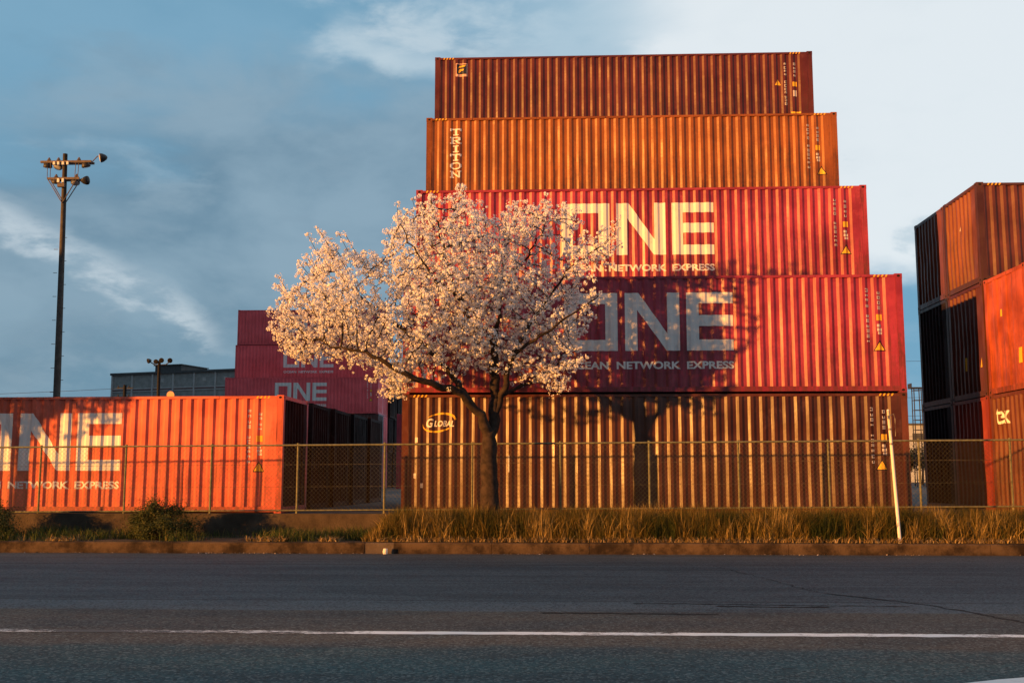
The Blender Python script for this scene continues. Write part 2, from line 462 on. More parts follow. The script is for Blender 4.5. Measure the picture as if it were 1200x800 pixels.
SLAB = {  # slab-serif capitals on a unit cell
 'T': [rect(0, 1, .80, 1), rect(0, .14, .62, .80), rect(.86, 1, .62, .80), rect(.40, .60, .16, .80), rect(.26, .74, 0, .16)],
 'R': [rect(0, .46, 0, .15), rect(.12, .30, .15, .85), rect(0, .74, .85, 1), rect(.30, .74, .42, .56), [(.68, .56), (.74, .42), (.92, .52), (.92, .90), (.74, 1), (.68, .85)], [(.42, .42), (.62, .42), (.86, .15), (1, .15), (1, 0), (.72, 0)]],
 'I': [rect(.24, .76, .84, 1), rect(.24, .76, 0, .16), rect(.40, .60, .16, .84)],
 'O': [[(.0, .3), (.2, .34), (.2, .66), (.0, .7)], [(.8, .34), (1, .3), (1, .7), (.8, .66)], [(.0, .7), (.2, .66), (.36, .84), (.28, 1)], [(.28, 1), (.36, .84), (.64, .84), (.72, 1)], [(.64, .84), (.8, .66), (1, .7), (.72, 1)],
       [(.0, .3), (.28, 0), (.36, .16), (.2, .34)], [(.28, 0), (.72, 0), (.64, .16), (.36, .16)], [(.72, 0), (1, .3), (.8, .34), (.64, .16)]],
 'N': [rect(0, .36, 0, .14), rect(.10, .26, .14, .86), rect(0, .30, .86, 1), rect(.74, .90, .0, .86), rect(.62, 1, .86, 1), [(.26, .86), (.26, .62), (.74, 0), (.74, .24), (.30, .86)]]}
def slab_column(word, x0, wd, zt, h, gap):
    P = []
    for i, ch in enumerate(word):
        b = zt - i * (h + gap) - h
        for p in SLAB[ch]: P.append([(x0 + a * wd, b + c * h) for a, c in p])
    return P
def glyphs(x, zt, n, h=.085, w=.075, pitch=.125, seed=1, skip=()):
    """a column of small code characters, too small in the picture to be read"""
    rn = random.Random(seed); P = []
    for i in range(n):
        if i in skip: continue
        b = zt - i * pitch - h; t = .022
        seg = [rect(x, x + w, b + h - t, b + h), rect(x, x + w, b, b + t), rect(x, x + w, b + h / 2 - t / 2, b + h / 2 + t / 2), rect(x, x + t, b + t, b + h - t), rect(x + w - t, x + w, b + t, b + h - t)]
        P += rn.sample(seg, rn.choice((3, 3, 4)))
    return P
def right_marks(root, H, prof, seed, tri=True, tri_z=1.66, tri_x=.60, plate=False):
    X = L40
    decal('number_marking', poly_bm(glyphs(X - .90, H - .36, 11, seed=seed, skip=(4,))), M['pale'], root, prof, seed)
    decal('size_marking', poly_bm(glyphs(X - .62, H - .42, 4, seed=seed + 9)), M['pale'], root, prof, seed)
    decal('yellow_placard', poly_bm([rect(X - .66, X - .52, H - 1.15, H - 1.0)]), M['yellow'], root, prof, seed)
    decal('white_placard', poly_bm([rect(X - .65, X - .53, H - 1.41, H - 1.34), rect(X - .65, X - .56, H - 1.31, H - 1.24), rect(X - .63, X - .53, H - 1.49, H - 1.43)]), M['pale'], root, prof, seed)
    if tri:
        a, b = X - tri_x - .13, H - tri_z - .22
        decal('warning_triangle', poly_bm([[(a - .02, b - .015), (a + .28, b - .015), (a + .13, b + .25)]]), M['black'], root, prof, seed)
        decal('warning_triangle', poly_bm([[(a + .015, b + .008), (a + .245, b + .008), (a + .13, b + .205)]]), M['yellow'], root, prof, seed, .009)
def hazard(root, H, xa, flip=False):
    """slanted black and yellow bars on the top rail near a corner"""
    mb = MB()
    for i in range(4):
        q = xa + .02 + i * .095
        mb.add([(q, .0015, H - .082), (q + .04, .0015, H - .082), (q + .07, .0015, H - .026), (q + .03, .0015, H - .026)], [(0, 1, 2, 3)], 1)
    mb.build('hazard_stripes', [M['black'], M['yellow']], root)

def frame_parts(root, H, pm, fm):
    mb = MB()
    for yy in (0, WID):                                     # side rails
        s = .004 if yy == 0 else -.004
        a, b = sorted((yy + s, yy + s + (.06 if yy == 0 else -.06)))
        mb.box(.162, L40 - .162, a, b, H - .085, H - .022)
        mb.box(.162, L40 - .162, a, b, .034, .155)
    for xx in (0, L40):
        a, b = sorted((xx, xx + (.06 if xx == 0 else -.06)))
        mb.box(a + .004, b - .004, .162, WID - .162, H - .10, H - .012); mb.box(a + .004, b - .004, .162, WID - .162, .014, .15)
    mb.build('frame', fm, root)
    for xx in (0, L40):
        for yy in (0, WID):
            sx = 1 if xx == 0 else -1; sy = 1 if yy == 0 else -1
            a, b = sorted((xx + .004 * sx, xx + .162 * sx)); c, e = sorted((yy + .004 * sy, yy + .150 * sy))
            MB().box(a, b, c, e, .118, H - .118).build('corner_post', fm, root)
            for zb in (0, H - .118):
                q = MB(); a2, b2 = sorted((xx, xx + .178 * sx)); c2, e2 = sorted((yy, yy + .162 * sy))
                q.box(a2, b2, c2, e2, zb, zb + .118, 0)
                hx = xx + .089 * sx; yo = yy - .002 * sy
                q.add([(hx + .04 * math.cos(t), yo, zb + .06 + .03 * math.sin(t)) for t in [k * math.pi / 4 for k in range(8)]], [tuple(range(8))], 1)  # flat dark ovals painted in for the shade inside the casting holes
                hy = yy + .081 * sy; xo = xx - .002 * sx
                q.add([(xo, hy + .036 * math.cos(t), zb + .06 + .03 * math.sin(t)) for t in [k * math.pi / 4 for k in range(8)]], [tuple(range(8))], 1)
                q.build('corner_casting', [fm, M['dark']], root)

def container(label, X, Y, Z, H, col, seed, group, rust=.35, fade=.3, prof=PROF, frame_col=None, rz=0, name='shipping_container', end_col=None, rough=.33, prof_end=None):
    root = thing(name, label, 'shipping container', (X, Y, Z), group, rz); HEIGHT[root.name] = H
    pm = paint('paint_%s' % name, col, seed, rust, fade, rough)
    fm = paint('frame_paint', frame_col or [v * .9 for v in col], seed + 3, min(1, rust * 1.6), fade, rough)
    em = paint('end_paint', end_col, seed + 5, rust, fade, .6 if sum(end_col) < .1 else rough, .12 if sum(end_col) < .1 else .45) if end_col else pm  # near-black ends carry painted shade, so they get less gloss
    frame_parts(root, H, pm, fm); pe = prof_end or PROF_END
    z0, z1 = .155, H - .085
    corr_panel(prof, z0, z1, lambda u, d_, z: (u, d_, z), seed).build('side_panel', pm, root)
    corr_panel(prof, z0, z1, lambda u, d_, z: (u, WID - d_, z), seed + .5, rev=True).build('side_panel', pm, root)
    corr_panel(pe, .15, H - .1, lambda u, d_, z: (d_, WID - u, z), seed + .7).build('end_panel', em, root)
    corr_panel(pe, .15, H - .1, lambda u, d_, z: (L40 - d_, u, z), seed + .9).build('end_panel', em, root)
    rp = MB(); n = 44; x0, x1 = .06, L40 - .06
    for i in range(n * 2):
        a = x0 + (x1 - x0) * i / (2 * n); b = x0 + (x1 - x0) * (i + 1) / (2 * n)
        if i % 2: rp.add([(a, .06, H - .03), (b, .06, H - .03), (b, WID - .06, H - .03), (a, WID - .06, H - .03)], [(0, 1, 2, 3)])
        else: rp.add([(a, .06, H - .03), (.5 * (a + b), .06, H - .014), (b, .06, H - .03), (b, WID - .06, H - .03), (.5 * (a + b), WID - .06, H - .014), (a, WID - .06, H - .03)], [(0, 1, 4, 5), (1, 2, 3, 4)])
    rp.build('roof_panel', pm, root)
    MB().box(.07, L40 - .07, .07, WID - .07, .05, .13).build('floor_panel', M['dark'], root)
    return root, pm, fm

def plain_container(label, X, Y, Z, H, col, seed, group):
    """for boxes the picture hides or shows as a few pixels"""
    root = thing('shipping_container', label, 'shipping container', (X, Y, Z), group)
    pm = paint('paint_plain', col, seed, .3, .3, *((.65, .1) if sum(col) < .13 else (.33, .45)))
    q = MB()
    for xx in (0, L40 - .16):
        for yy in (0, WID - .16): q.box(xx, xx + .16, yy, yy + .16, 0, H)
    for yy in (.004, WID - .064):
        q.box(.16, L40 - .16, yy, yy + .06, H - .085, H - .012); q.box(.16, L40 - .16, yy, yy + .06, .014, .155)
    for xx in (.004, L40 - .064):
        q.box(xx, xx + .06, .16, WID - .16, H - .1, H - .012); q.box(xx, xx + .06, .16, WID - .16, .014, .15)
    q.build('frame', pm, root)
    corr_panel(PROF, .155, H - .085, lambda u, d_, z: (u, d_, z), seed, 1).build('side_panel', pm, root)
    corr_panel(PROF, .155, H - .085, lambda u, d_, z: (u, WID - d_, z), seed, 1, True).build('side_panel', pm, root)
    corr_panel(PROF_END, .15, H - .1, lambda u, d_, z: (d_, WID - u, z), seed, 1).build('end_panel', pm, root)
    corr_panel(PROF_END, .15, H - .1, lambda u, d_, z: (L40 - d_, u, z), seed, 1).build('end_panel', pm, root)
    MB().box(.06, L40 - .06, .06, WID - .06, H - .05, H - .02).build('roof_panel', pm, root)
    return root
def one_decals(root, H, prof, seed, marks=True):
    x = L40 - 4.10 - 4.11
    decal('brand_lettering', poly_bm(one_letters(x, H - .43)), M['white'], root, prof, seed)
    decal('slogan_lettering', text_bm('OCEAN  NETWORK  EXPRESS', x + .02, x + 4.11, H - 2.31, H - 2.12, .035), M['white'], root, prof, seed)
    if marks: right_marks(root, H, prof, seed)

MAG = (.36, .030, .064); DEEP = (.10, .011, .005); AMBER = (.28, .080, .004); BROWN = (.066, .0145, .003)
G1 = 'containers in the stepped stack behind the cherry tree'
X0, Y0, RS = -3.844, 26.272, 2.495
C1, pm, fm = container('brown container at the bottom of the big stack, small oval emblem near its left end', X0, Y0, YARD, HC, BROWN, 1, G1, .45, .35, frame_col=(.11, .026, .008))
decal('brand_lettering', text_bm('G', .60, .78, HC - .82, HC - .60, .03, .25), M['white'], C1, PROF, 1)
decal('brand_lettering', text_bm('LOBAL', .79, 1.28, HC - .80, HC - .65, .03, .25), M['white'], C1, PROF, 1)
def arc_band(cx, cz, rx, rz, a0, a1, w0, w1, tilt, n=26):
    P = []
    for i in range(n):
        q = []
        for j in (i, i + 1):
            f = j / n; a = a0 + (a1 - a0) * f; w = w0 + (w1 - w0) * math.sin(f * math.pi / 1.25)
            for s in (0, 1):
                xx, zz = (rx - w * s) * math.cos(a), (rz - w * s * .9) * math.sin(a)
                q.append((cx + xx * math.cos(tilt) - zz * math.sin(tilt), cz + xx * math.sin(tilt) + zz * math.cos(tilt)))
        P.append([q[0], q[2], q[3], q[1]])
    return P
decal('emblem', poly_bm(arc_band(.92, HC - .70, .42, .23, R(125), R(-8), .012, .06, R(14))), M['yellow'], C1, PROF, 1)
decal('emblem', poly_bm(arc_band(.92, HC - .70, .42, .23, R(165), R(300), .012, .05, R(14))), M['yellow'], C1, PROF, 1)
decal('paper_sticker', poly_bm([rect(.33, .40, HC - 1.18, HC - 1.06)]), M['pale'], C1, PROF, 1)
for q_ in (rect(.30, .36, .85, .97), rect(.47, .53, .62, .73), rect(2.6, 2.63, 1.0, 1.4)): decal('scuff_patch', poly_bm([q_]), M['pale'], C1, PROF, 1)
right_marks(C1, HC, PROF, 1, tri_z=1.62, tri_x=.66); hazard(C1, HC, .25); hazard(C1, HC, L40 - .70)
C2, *_ = container('red container with big white letters in the tree shadow, second level of the big stack', X0, Y0, YARD + HC, HC, MAG, 2, G1, .35, .38)
one_decals(C2, HC, PROF, 2); hazard(C2, HC, L40 - .72); hazard(C2, HC, .25)
C3, *_ = container('red container with big sunlit white letters, in the middle level of the big stack', X0 - .047, Y0 + RS, YARD + 2 * HC, HC, MAG, 3, G1, .4, .42)
one_decals(C3, HC, PROF, 3); hazard(C3, HC, L40 - .72); hazard(C3, HC, .25)
C4, *_ = container('amber container with white slab letters running down its left end, second from the top', X0 - .099, Y0 + 2 * RS, YARD + 3 * HC, HC, AMBER, 4, G1, .5, .3)
decal('brand_lettering', poly_bm(slab_column('TRITON', .72, .34, HC - .34, .21, .050)), M['white'], C4, PROF, 4)
right_marks(C4, HC, PROF, 4, tri_z=1.66, tri_x=.50); hazard(C4, HC, L40 - .70); hazard(C4, HC, .25)
C5, *_ = container('dark red container on the very top of the big stack, with a small square emblem', X0 - .15, Y0 + 3 * RS, YARD + 4 * HC, HC, DEEP, 5, G1, .5, .35)
zt = HC - .22
decal('emblem', poly_bm([rect(.68, 1.06, zt - .44, zt)]), M['pink'], C5, PROF, 5)
decal('emblem', poly_bm([rect(.71, 1.03, zt - .36, zt - .03)]), M['navy'], C5, PROF, 5, .009)
decal('emblem', poly_bm([[(.76, zt - .17), (.80, zt - .08), (1.01, zt - .05), (.98, zt - .11), (.84, zt - .13)], [(.76, zt - .32), (.78, zt - .22), (.83, zt - .18), (.95, zt - .19), (.92, zt - .24), (.85, zt - .25), (.80, zt - .33)]]), M['yellow'], C5, PROF, 5, .012)
decal('number_marking', poly_bm(glyphs(L40 - .92, HC - .38, 12, seed=5, skip=(4,), pitch=.12)), M['pale'], C5, PROF, 5)
decal('size_marking', poly_bm(glyphs(L40 - .62, HC - .38, 4, seed=6)), M['pale'], C5, PROF, 5)
decal('yellow_placard', poly_bm([rect(L40 - .66, L40 - .52, HC - 1.17, HC - 1.02)]), M['yellow'], C5, PROF, 5)
decal('white_placard', poly_bm([rect(L40 - .65, L40 - .53, HC - 1.5, HC - 1.3)]), M['pale'], C5, PROF, 5)
decal('warning_triangle', poly_bm([[(L40 - 1.22, HC - 1.12), (L40 - 1.02, HC - 1.12), (L40 - 1.12, HC - .93)]]), M['yellow'], C5, PROF, 5)
decal('yellow_placard', poly_bm([rect(L40 - .72, L40 - .42, HC - 2.14, HC - 2.01)]), M['yellow'], C5, PROF, 5)
hazard(C5, HC, .25); hazard(C5, HC, L40 - .75)
for row, n in ((1, 2), (2, 3), (3, 4)):          # the boxes that carry the upper steps
    for k in range(n):
        plain_container('container carrying an upper step of the big stack, behind the front row', X0 - .05 * row, Y0 + RS * row, YARD + k * HC, HC, (BROWN, MAG, DEEP, AMBER)[(row + k) % 4], 20 + row * 5 + k, 'inner containers of the big stack')

# left row, shade of the ends painted in as near-black
SALMON_LIT = (.72, .14, .08)  # paint lightened to stand in for a second, more frontal light
G2 = 'containers in the low row at the left'
LX = -6.81 - L40
CL, *_ = container('bright orange red container at the left edge, with big white letters behind the fence', LX, 26.72, YARD, HC, SALMON_LIT, 8, G2, .32, .32, prof=profile(.165, L40 - .165, .086, .062, .074, .045), end_col=(.018, .008, .009), rz=R(-1.2))
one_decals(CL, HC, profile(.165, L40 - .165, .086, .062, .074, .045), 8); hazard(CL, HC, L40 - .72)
shade_cols = [(.013, .009, .011), (.018, .009, .009), (.011, .011, .015), (.02, .008, .008)]  # near-black paint: the shade on the ends put into the colour
labs = ['dark end of a container right behind the orange red one', 'third container back in the low left row', 'fourth container back in the low left row', 'last container of the low left row, farthest from the road']
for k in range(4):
    plain_container(labs[k], LX + .1 * k + .05, 26.72 + .18 + 2.5 * (k + 1), YARD, HC, shade_cols[k], 40 + k, G2)

# right stack
G3 = 'containers in the stack at the right edge'
RX, RY = 10.72, 27.5
RUST = (.17, .042, .006)
PROF_END_SOFT = profile(.15, WID - .15, .20, .07, .22, .016)
AY, BY_, CY = RY - 2.53, RY, RY + 2.53
r1, *_ = container('brown container with small white letters on its end, lowest in the right stack', RX, AY, YARD, HC, (.115, .026, .007), 11, G3, .5, .4)
decal('brand_lettering', text_bm('tex', .34, 1.06, HC - .74, HC - .36, .012), M['white'], r1, PROF_END, 11.7, .006, 'end')
decal('yellow_placard', poly_bm([rect(1.95, 2.25, .40, .66)]), M['yellow'], r1, PROF_END, 11.7, .006, 'end')
r2, *_ = container('salmon red container with a smooth bright end, over the one with small letters', RX, AY, YARD + HC, HC, (.42, .075, .026), 12, G3, .4, .5, prof_end=PROF_END_SOFT)
decal('yellow_placard', poly_bm([rect(1.85, 2.05, .62, .98)]), M['yellow'], r2, PROF_END_SOFT, 12.7, .006, 'end')
decal('white_placard', poly_bm([rect(.92, 1.02, 1.85, 2.02)]), M['yellow'], r2, PROF_END_SOFT, 12.7, .006, 'end')
r3, *_ = container('rusty brown striped container on top of the right stack at the front', RX, BY_, YARD + 2 * HC, STD, (.12, .026, .012), 13, G3, .5, .35, end_col=RUST, frame_col=(.06, .014, .006))
decal('white_placard', poly_bm([[(1.02, 1.62), (1.12, 1.62), (1.10, 1.80)]]), M['white'], r3, PROF_END, 13.7, .006, 'end'); hazard(r3, STD, .25)
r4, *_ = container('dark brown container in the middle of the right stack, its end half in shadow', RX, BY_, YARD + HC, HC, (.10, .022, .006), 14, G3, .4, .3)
decal('yellow_placard', poly_bm([[(2.08, .75), (2.18, .75), (2.16, 1.0)]]), M['yellow'], r4, PROF_END, 14.7, .006, 'end')
decal('yellow_placard', poly_bm([rect(1.0, 1.1, .75, 1.1)]), M['yellow'], r4, PROF_END, 14.7, .006, 'end')
r5, *_ = container('red container on the ground in the right stack, only its end edge in sun', RX, BY_, YARD, HC, (.27, .042, .018), 18, G3, .2, .3)
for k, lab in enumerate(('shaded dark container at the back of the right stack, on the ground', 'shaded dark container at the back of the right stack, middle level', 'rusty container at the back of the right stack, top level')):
    rb, *_ = container(lab, RX + .02, CY, YARD + k * HC, HC if k < 2 else STD, (.012, .007, .007) if k < 2 else (.12, .03, .009), 15 + k, G3, .4, .3, end_col=((.010, .007, .010), (.012, .006, .005), RUST)[k])  # two lower boxes painted near-black to carry their shade

# far red stack behind the low row
G4 = 'containers in the far red stack'
BR = (.90, .10, .12)
FX = -26.4
def far(lab, X, Y, lev, col, seed, deco=True):
    r, *_ = container(lab, X, Y, YARD + lev * HC, HC, col, seed, G4, .15, .2)
    if deco: one_decals(r, HC, PROF, seed, True)
    return r
far('nearer far red container, just above the orange red row', FX + .05, 84, 2, BR, 61)
far('far red container in the upper middle, fourth level', FX, 86.6, 3, BR, 62)
far('far red container on top of the distant stack', FX + .12, 86.6, 4, BR, 63)
far('dark brown far container under the lowest red lettered one', FX + .1, 84, 1, (.07, .02, .015), 64, False)
far('dark red far container on the ground, its edge seen past the low row', FX + .1, 84, 0, (.30, .02, .03), 65, False)
for k in range(3): plain_container('hidden container carrying the upper far red ones', FX, 86.6, YARD + k * HC, HC, BR, 70 + k, 'inner containers of the far stack')
for j in range(3):
    for k in range(3):
        plain_container('dark ended container of the far rows behind the red stack', FX + .1 * ((j + k) % 3), 89.2 + 2.55 * j, YARD + k * HC, HC, (.014, .009, .012), 80 + j * 3 + k, 'dark ended containers of the far rows')  # near-black paint puts the shade of these ends into the colour
for k, lab in enumerate(('distant red container on the ground, glimpsed left of the big stack', 'distant red container on the second level, glimpsed left of the big stack')):
    plain_container(lab, -12.7, 84.2, YARD + k * HC, HC, (.42, .02, .045), 95 + k, 'red containers glimpsed left of the big stack')

# ================================================================== WALL AND FENCE
M['wall'] = dirt('wall_concrete', (.050, .038, .028), (.095, .072, .052), 1.6)
wroot = MB().box(-45, 45, 24.46, 24.74, .0, .735).build('retaining_wall', M['wall'])
tag(wroot, 'low dark concrete wall under the wire fence', 'wall')
def postmat(): return simple('fence_paint', (.15, .15, .085), .55, .35, 12)
M['fence'] = postmat(); M['wire'] = simple('fence_wire', (.12, .10, .055), .5, .3, 12)
fz = lambda x: 2.314 + .0059 * x
fb = lambda x: .845 + .0066 * x
FY = 24.6
fence = thing('chain_link_fence', 'low green wire fence with thin posts on the concrete wall', 'fence', (0, FY, .735))
XA, XB = -18.0, 18.0
def rail(name, zf, r): MB().tube([(x_, 0, zf(x_) - .735) for x_ in np.linspace(XA, XB, 19)], r, 8).build(name, M['fence'], fence, True)
rail('top_rail', fz, .021); rail('bottom_rail', fb, .018)
for xx in np.arange(XA + .02, XB, 2.0):
    zt_ = fz(xx) + .03 - .735
    MB().tube([(xx, .03, -.16 if xx < -4 else 0), (xx, .03, zt_)], .026, 8).tube([(xx, .03, zt_), (xx, .03, zt_ + .015)], .031, 8).build('post', M['fence'], fence)
for f in (.36, .70): MB().tube([(x_, -.024, fb(x_) + (fz(x_) - fb(x_)) * f - .735) for x_ in (XA, 0, XB)], .003, 4).build('tension_wire', M['wire'], fence)
mb = MB(); p = .098; n = int((XB - XA + 2) / p)
def chain(x_, x1_, sgn, yy):
    # one straight wire from bottom to top rail, clipped at the fence ends
    h0 = fb(x_) - .735; h1 = fz(x1_) - .735
    mb.tube([(x_, yy, h0), (x1_, yy, h1)], 0.0021, 3, cap=False)
for i in range(n):
    x_ = XA - 1.5 + i * p; H_ = fz(x_) - fb(x_)
    if XA <= x_ and x_ + H_ <= XB: chain(x_, x_ + H_, 1, -.022)
    if XA <= x_ - H_ and x_ <= XB: chain(x_, x_ - H_, -1, -.028)
mb.build('wire_mesh', M['wire'], fence)

# ================================================================== PLANTS
def leafmat(name, c1, c2, c3=None, transl=.3, rough=.7):
    m, nt, b, co = new_mat(name)
    a = nt.nodes.new('ShaderNodeAttribute'); a.attribute_name = 'tint'
    t = V(nt, a.outputs['Fac'])
    c = mixc(nt, t, c1, c2)
    if c3: c = mixc(nt, t.smooth(.75, .95), c, c3)
    nt.links.new(c, b.inputs['Base Color']); b.inputs['Roughness'].default_value = rough; b.inputs['Specular IOR Level'].default_value = .2
    tr = nt.nodes.new('ShaderNodeBsdfTranslucent'); nt.links.new(c, tr.inputs[0])
    mx = nt.nodes.new('ShaderNodeMixShader'); mx.inputs[0].default_value = transl
    nt.links.new(b.outputs[0], mx.inputs[1]); nt.links.new(tr.outputs[0], mx.inputs[2])
    nt.links.new(mx.outputs[0], nt.nodes['Material Output'].inputs[0])
    return m
rng = np.random.default_rng(11)

def blades(name, P, h, w, lean, mat, tint, curl=.35):
    """P (n,3) roots; each blade three quads-ish tapering, bent"""
    n = len(P); ang = rng.uniform(0, 2 * np.pi, n); side = np.stack([np.cos(ang), np.sin(ang), np.zeros(n)], 1)
    la = rng.uniform(0, 2 * np.pi, n); ld = np.stack([np.cos(la), np.sin(la), np.zeros(n)], 1) * (lean * rng.uniform(.2, 1.3, n))[:, None]
    vs = []
    for k, f in enumerate((0, .4, .75, 1.0)):
        c = P + ld * (h * (f ** 1.8))[:, None] + np.array([0, 0, 1])[None] * (h * (f - curl * lean * f * f))[:, None]
        ww = (w * (1, .9, .6, .08)[k])[:, None] * side
        vs += [c - ww, c + ww]
    V_ = np.stack(vs, 1).reshape(-1, 3)
    b = np.arange(n)[:, None] * 8
    F = np.concatenate([b + np.array([[0, 1, 3, 2]]), b + np.array([[2, 3, 5, 4]]), b + np.array([[4, 5, 7, 6]])], 0)
    return np_mesh(name, V_, F, mat, None, np.repeat(tint, 8))
def nz(x_, y_, s=1.0, o=0): return np.array([noise.noise(Vector((a * s, b * s, o))) for a, b in zip(x_, y_)])
# tall dry grass in front of the wall, right of centre
n = 80000
gx = rng.uniform(-4.1, 17, n); gy = 22.62 + rng.beta(.9, 1.0, n) * 1.75
hh = (.78 + .09 * nz(gx, gy, .8) + .12 * nz(gx, gy, 2.6, 5)) * (1.04 - rng.beta(1, 2.6, n) * .8)
hh *= np.clip((gx + 4.25) / .7, .25, 1)
hh = np.where(gy < 22.85, hh * rng.uniform(.35, 1, n), hh)
t = np.clip(.42 + .8 * nz(gx, gy, 1.6, 9) + .5 * nz(gx, gy, 4.5, 2) + rng.normal(0, .22, n), 0, 1)
M['drygrass'] = leafmat('dry_grass', (.026, .040, .008), (.20, .125, .026), (.42, .30, .11), .2)
tag(blades('dry_grass', np.stack([gx, gy, np.full(n, VERGE - .02)], 1), hh, rng.uniform(.003, .0075, n), rng.uniform(.1, .75, n), M['drygrass'], t), 'tall dry grass growing along the fence and around the trunk', 'grass', kind='stuff')
n = 9000                                          # flattened straw at the kerb edge
gx = rng.uniform(-12.5, 17, n); gy = 22.5 + np.abs(rng.normal(0, .14, n))
keep = (gx > -3.8) | (nz(gx, gx * 0, .9, 3) > .12); gx, gy = gx[keep], gy[keep]; n = len(gx)
M['straw'] = leafmat('straw', (.16, .10, .035), (.36, .26, .12), (.48, .38, .22), .2)
tag(blades('fallen_straw', np.stack([gx, gy, np.full(n, VERGE - .01)], 1), rng.uniform(.06, .24, n), rng.uniform(.004, .010, n), rng.uniform(.5, 1.4, n), M['straw'], rng.uniform(0, 1, n), .6), 'fallen pale straw along the top of the kerb', 'grass', kind='stuff')
# pale leaves and petals blown into the gutter
n = 1500
gx = rng.uniform(-13, 12, n); keep = nz(gx, gx * 0, .55, 21) + .9 * np.exp(-((gx + 6.9) / .5) ** 2) > rng.uniform(-.1, .6, n); gx = gx[keep]; n = len(gx)
gC = np.stack([gx, KERB_Y - .02 - np.abs(rng.normal(0, .10, n)), np.full(n, .012)], 1)
gN = rng.normal(0, .35, (n, 3)) + [0, 0, 1]; gN /= np.linalg.norm(gN, axis=1, keepdims=True)
_a = np.cross(gN, rng.normal(0, 1, (n, 3))); _a /= np.linalg.norm(_a, axis=1, keepdims=True); _b = np.cross(gN, _a); _s = rng.uniform(.008, .026, n)[:, None]
M['litter'] = leafmat('gutter_litter', (.22, .15, .08), (.55, .48, .42), None, .1)
tag(np_mesh('gutter_litter', np.stack([gC - _a * _s, gC + _b * _s * .6, gC + _a * _s, gC - _b * _s * .6], 1).reshape(-1, 3), np.arange(n * 4).reshape(-1, 4), M['litter'], None, np.repeat(rng.uniform(0, 1, n), 4)), 'pale dead leaves and petals gathered in the gutter', 'leaf litter', kind='stuff')
# short green grass on the left part of the verge
n = 15000
gx = rng.uniform(-16, -3.4, n); gy = 22.55 + rng.uniform(0, 1.85, n)
dn = nz(gx, gy, .8, 14) + .55 * np.exp(-((gx + 11.0) / 1.0) ** 2) + .35 * np.exp(-((gx + 5.3) / 1.4) ** 2)
keep = dn > rng.uniform(-.05, .5, n); gx, gy, dn = gx[keep], gy[keep], dn[keep]; n = len(gx)
M['green'] = leafmat('green_grass', (.035, .060, .014), (.085, .105, .028), (.22, .16, .06), .3)
tag(blades('short_grass', np.stack([gx, gy, np.full(n, VERGE - .02)], 1), rng.uniform(.08, .26, n) * (1 + np.clip(dn, 0, .6)), rng.uniform(.004, .009, n), rng.uniform(.2, .9, n), M['green'], np.clip(rng.normal(.45, .3, n), 0, 1)), 'patchy short green grass on the left of the verge', 'grass', kind='stuff')

def leaf_quads(C, nrm, size, ratio=.45):
    n = len(C); a = np.cross(nrm, rng.normal(0, 1, (n, 3))); a /= np.linalg.norm(a, axis=1, keepdims=True) + 1e-9
    b = np.cross(nrm, a); s = size[:, None]
    Vt = np.stack([C - a * s, C + b * s * ratio, C + a * s, C - b * s * ratio], 1).reshape(-1, 3)
    return Vt, np.arange(n * 4).reshape(-1, 4)
M['bush'] = leafmat('bush_leaves', (.035, .050, .014), (.085, .095, .030), (.16, .13, .05), .25)
M['bark'] = simple('bark', (.034, .022, .016), .9, .5, 9, bmp=.8)
M['twig'] = simple('twig_bark', (.032, .021, .017), .85, .4, 12)
def bush(lab, loc, rx, ry, rz_, n, seed):
    root = thing('bush', lab, 'bush', loc, 'round bushes on the verge')
    C = []
    rs = np.random.default_rng(seed)
    lob = rs.normal(0, 1, (26, 3)); lob /= np.linalg.norm(lob, axis=1, keepdims=True); lob[:, 2] = np.abs(lob[:, 2])
    lob = lob * np.array([rx, ry, rz_ * .9]) * rs.uniform(.55, .86, (26, 1)) + [0, 0, rz_ * .12]
    k = rs.integers(0, 26, n); C = lob[k] + rs.normal(0, 1, (n, 3)) * np.array([.13, .13, .12]) * rs.uniform(.4, 1.1, (n, 1))
    C[:, 2] = np.abs(C[:, 2])
    nr = C / np.array([rx, ry, rz_]) + rs.normal(0, .7, (n, 3)); nr /= np.linalg.norm(nr, axis=1, keepdims=True)
    Vt, F = leaf_quads(C, nr, rs.uniform(.013, .028, n))
    np_mesh('foliage', Vt, F, M['bush'], root, np.repeat(np.clip(rs.normal(.45, .28, n), 0, 1), 4))
    q = MB()
    for i in range(22):
        e = lob[i]; q.tube([(0 + e[0] * .05, e[1] * .05, -.02), (e[0] * .5, e[1] * .5, e[2] * .55), tuple(e)], [.014, .009, .004], 5)
    q.build('stems', M['twig'], root)
    return root
bush('round green bush in front of the orange red container', (-8.62, 23.35, VERGE), .74, .6, .92, 20000, 3)
bush('green bush cut off by the left edge of the photo', (-12.45, 23.4, VERGE), .64, .52, .82, 16000, 4)

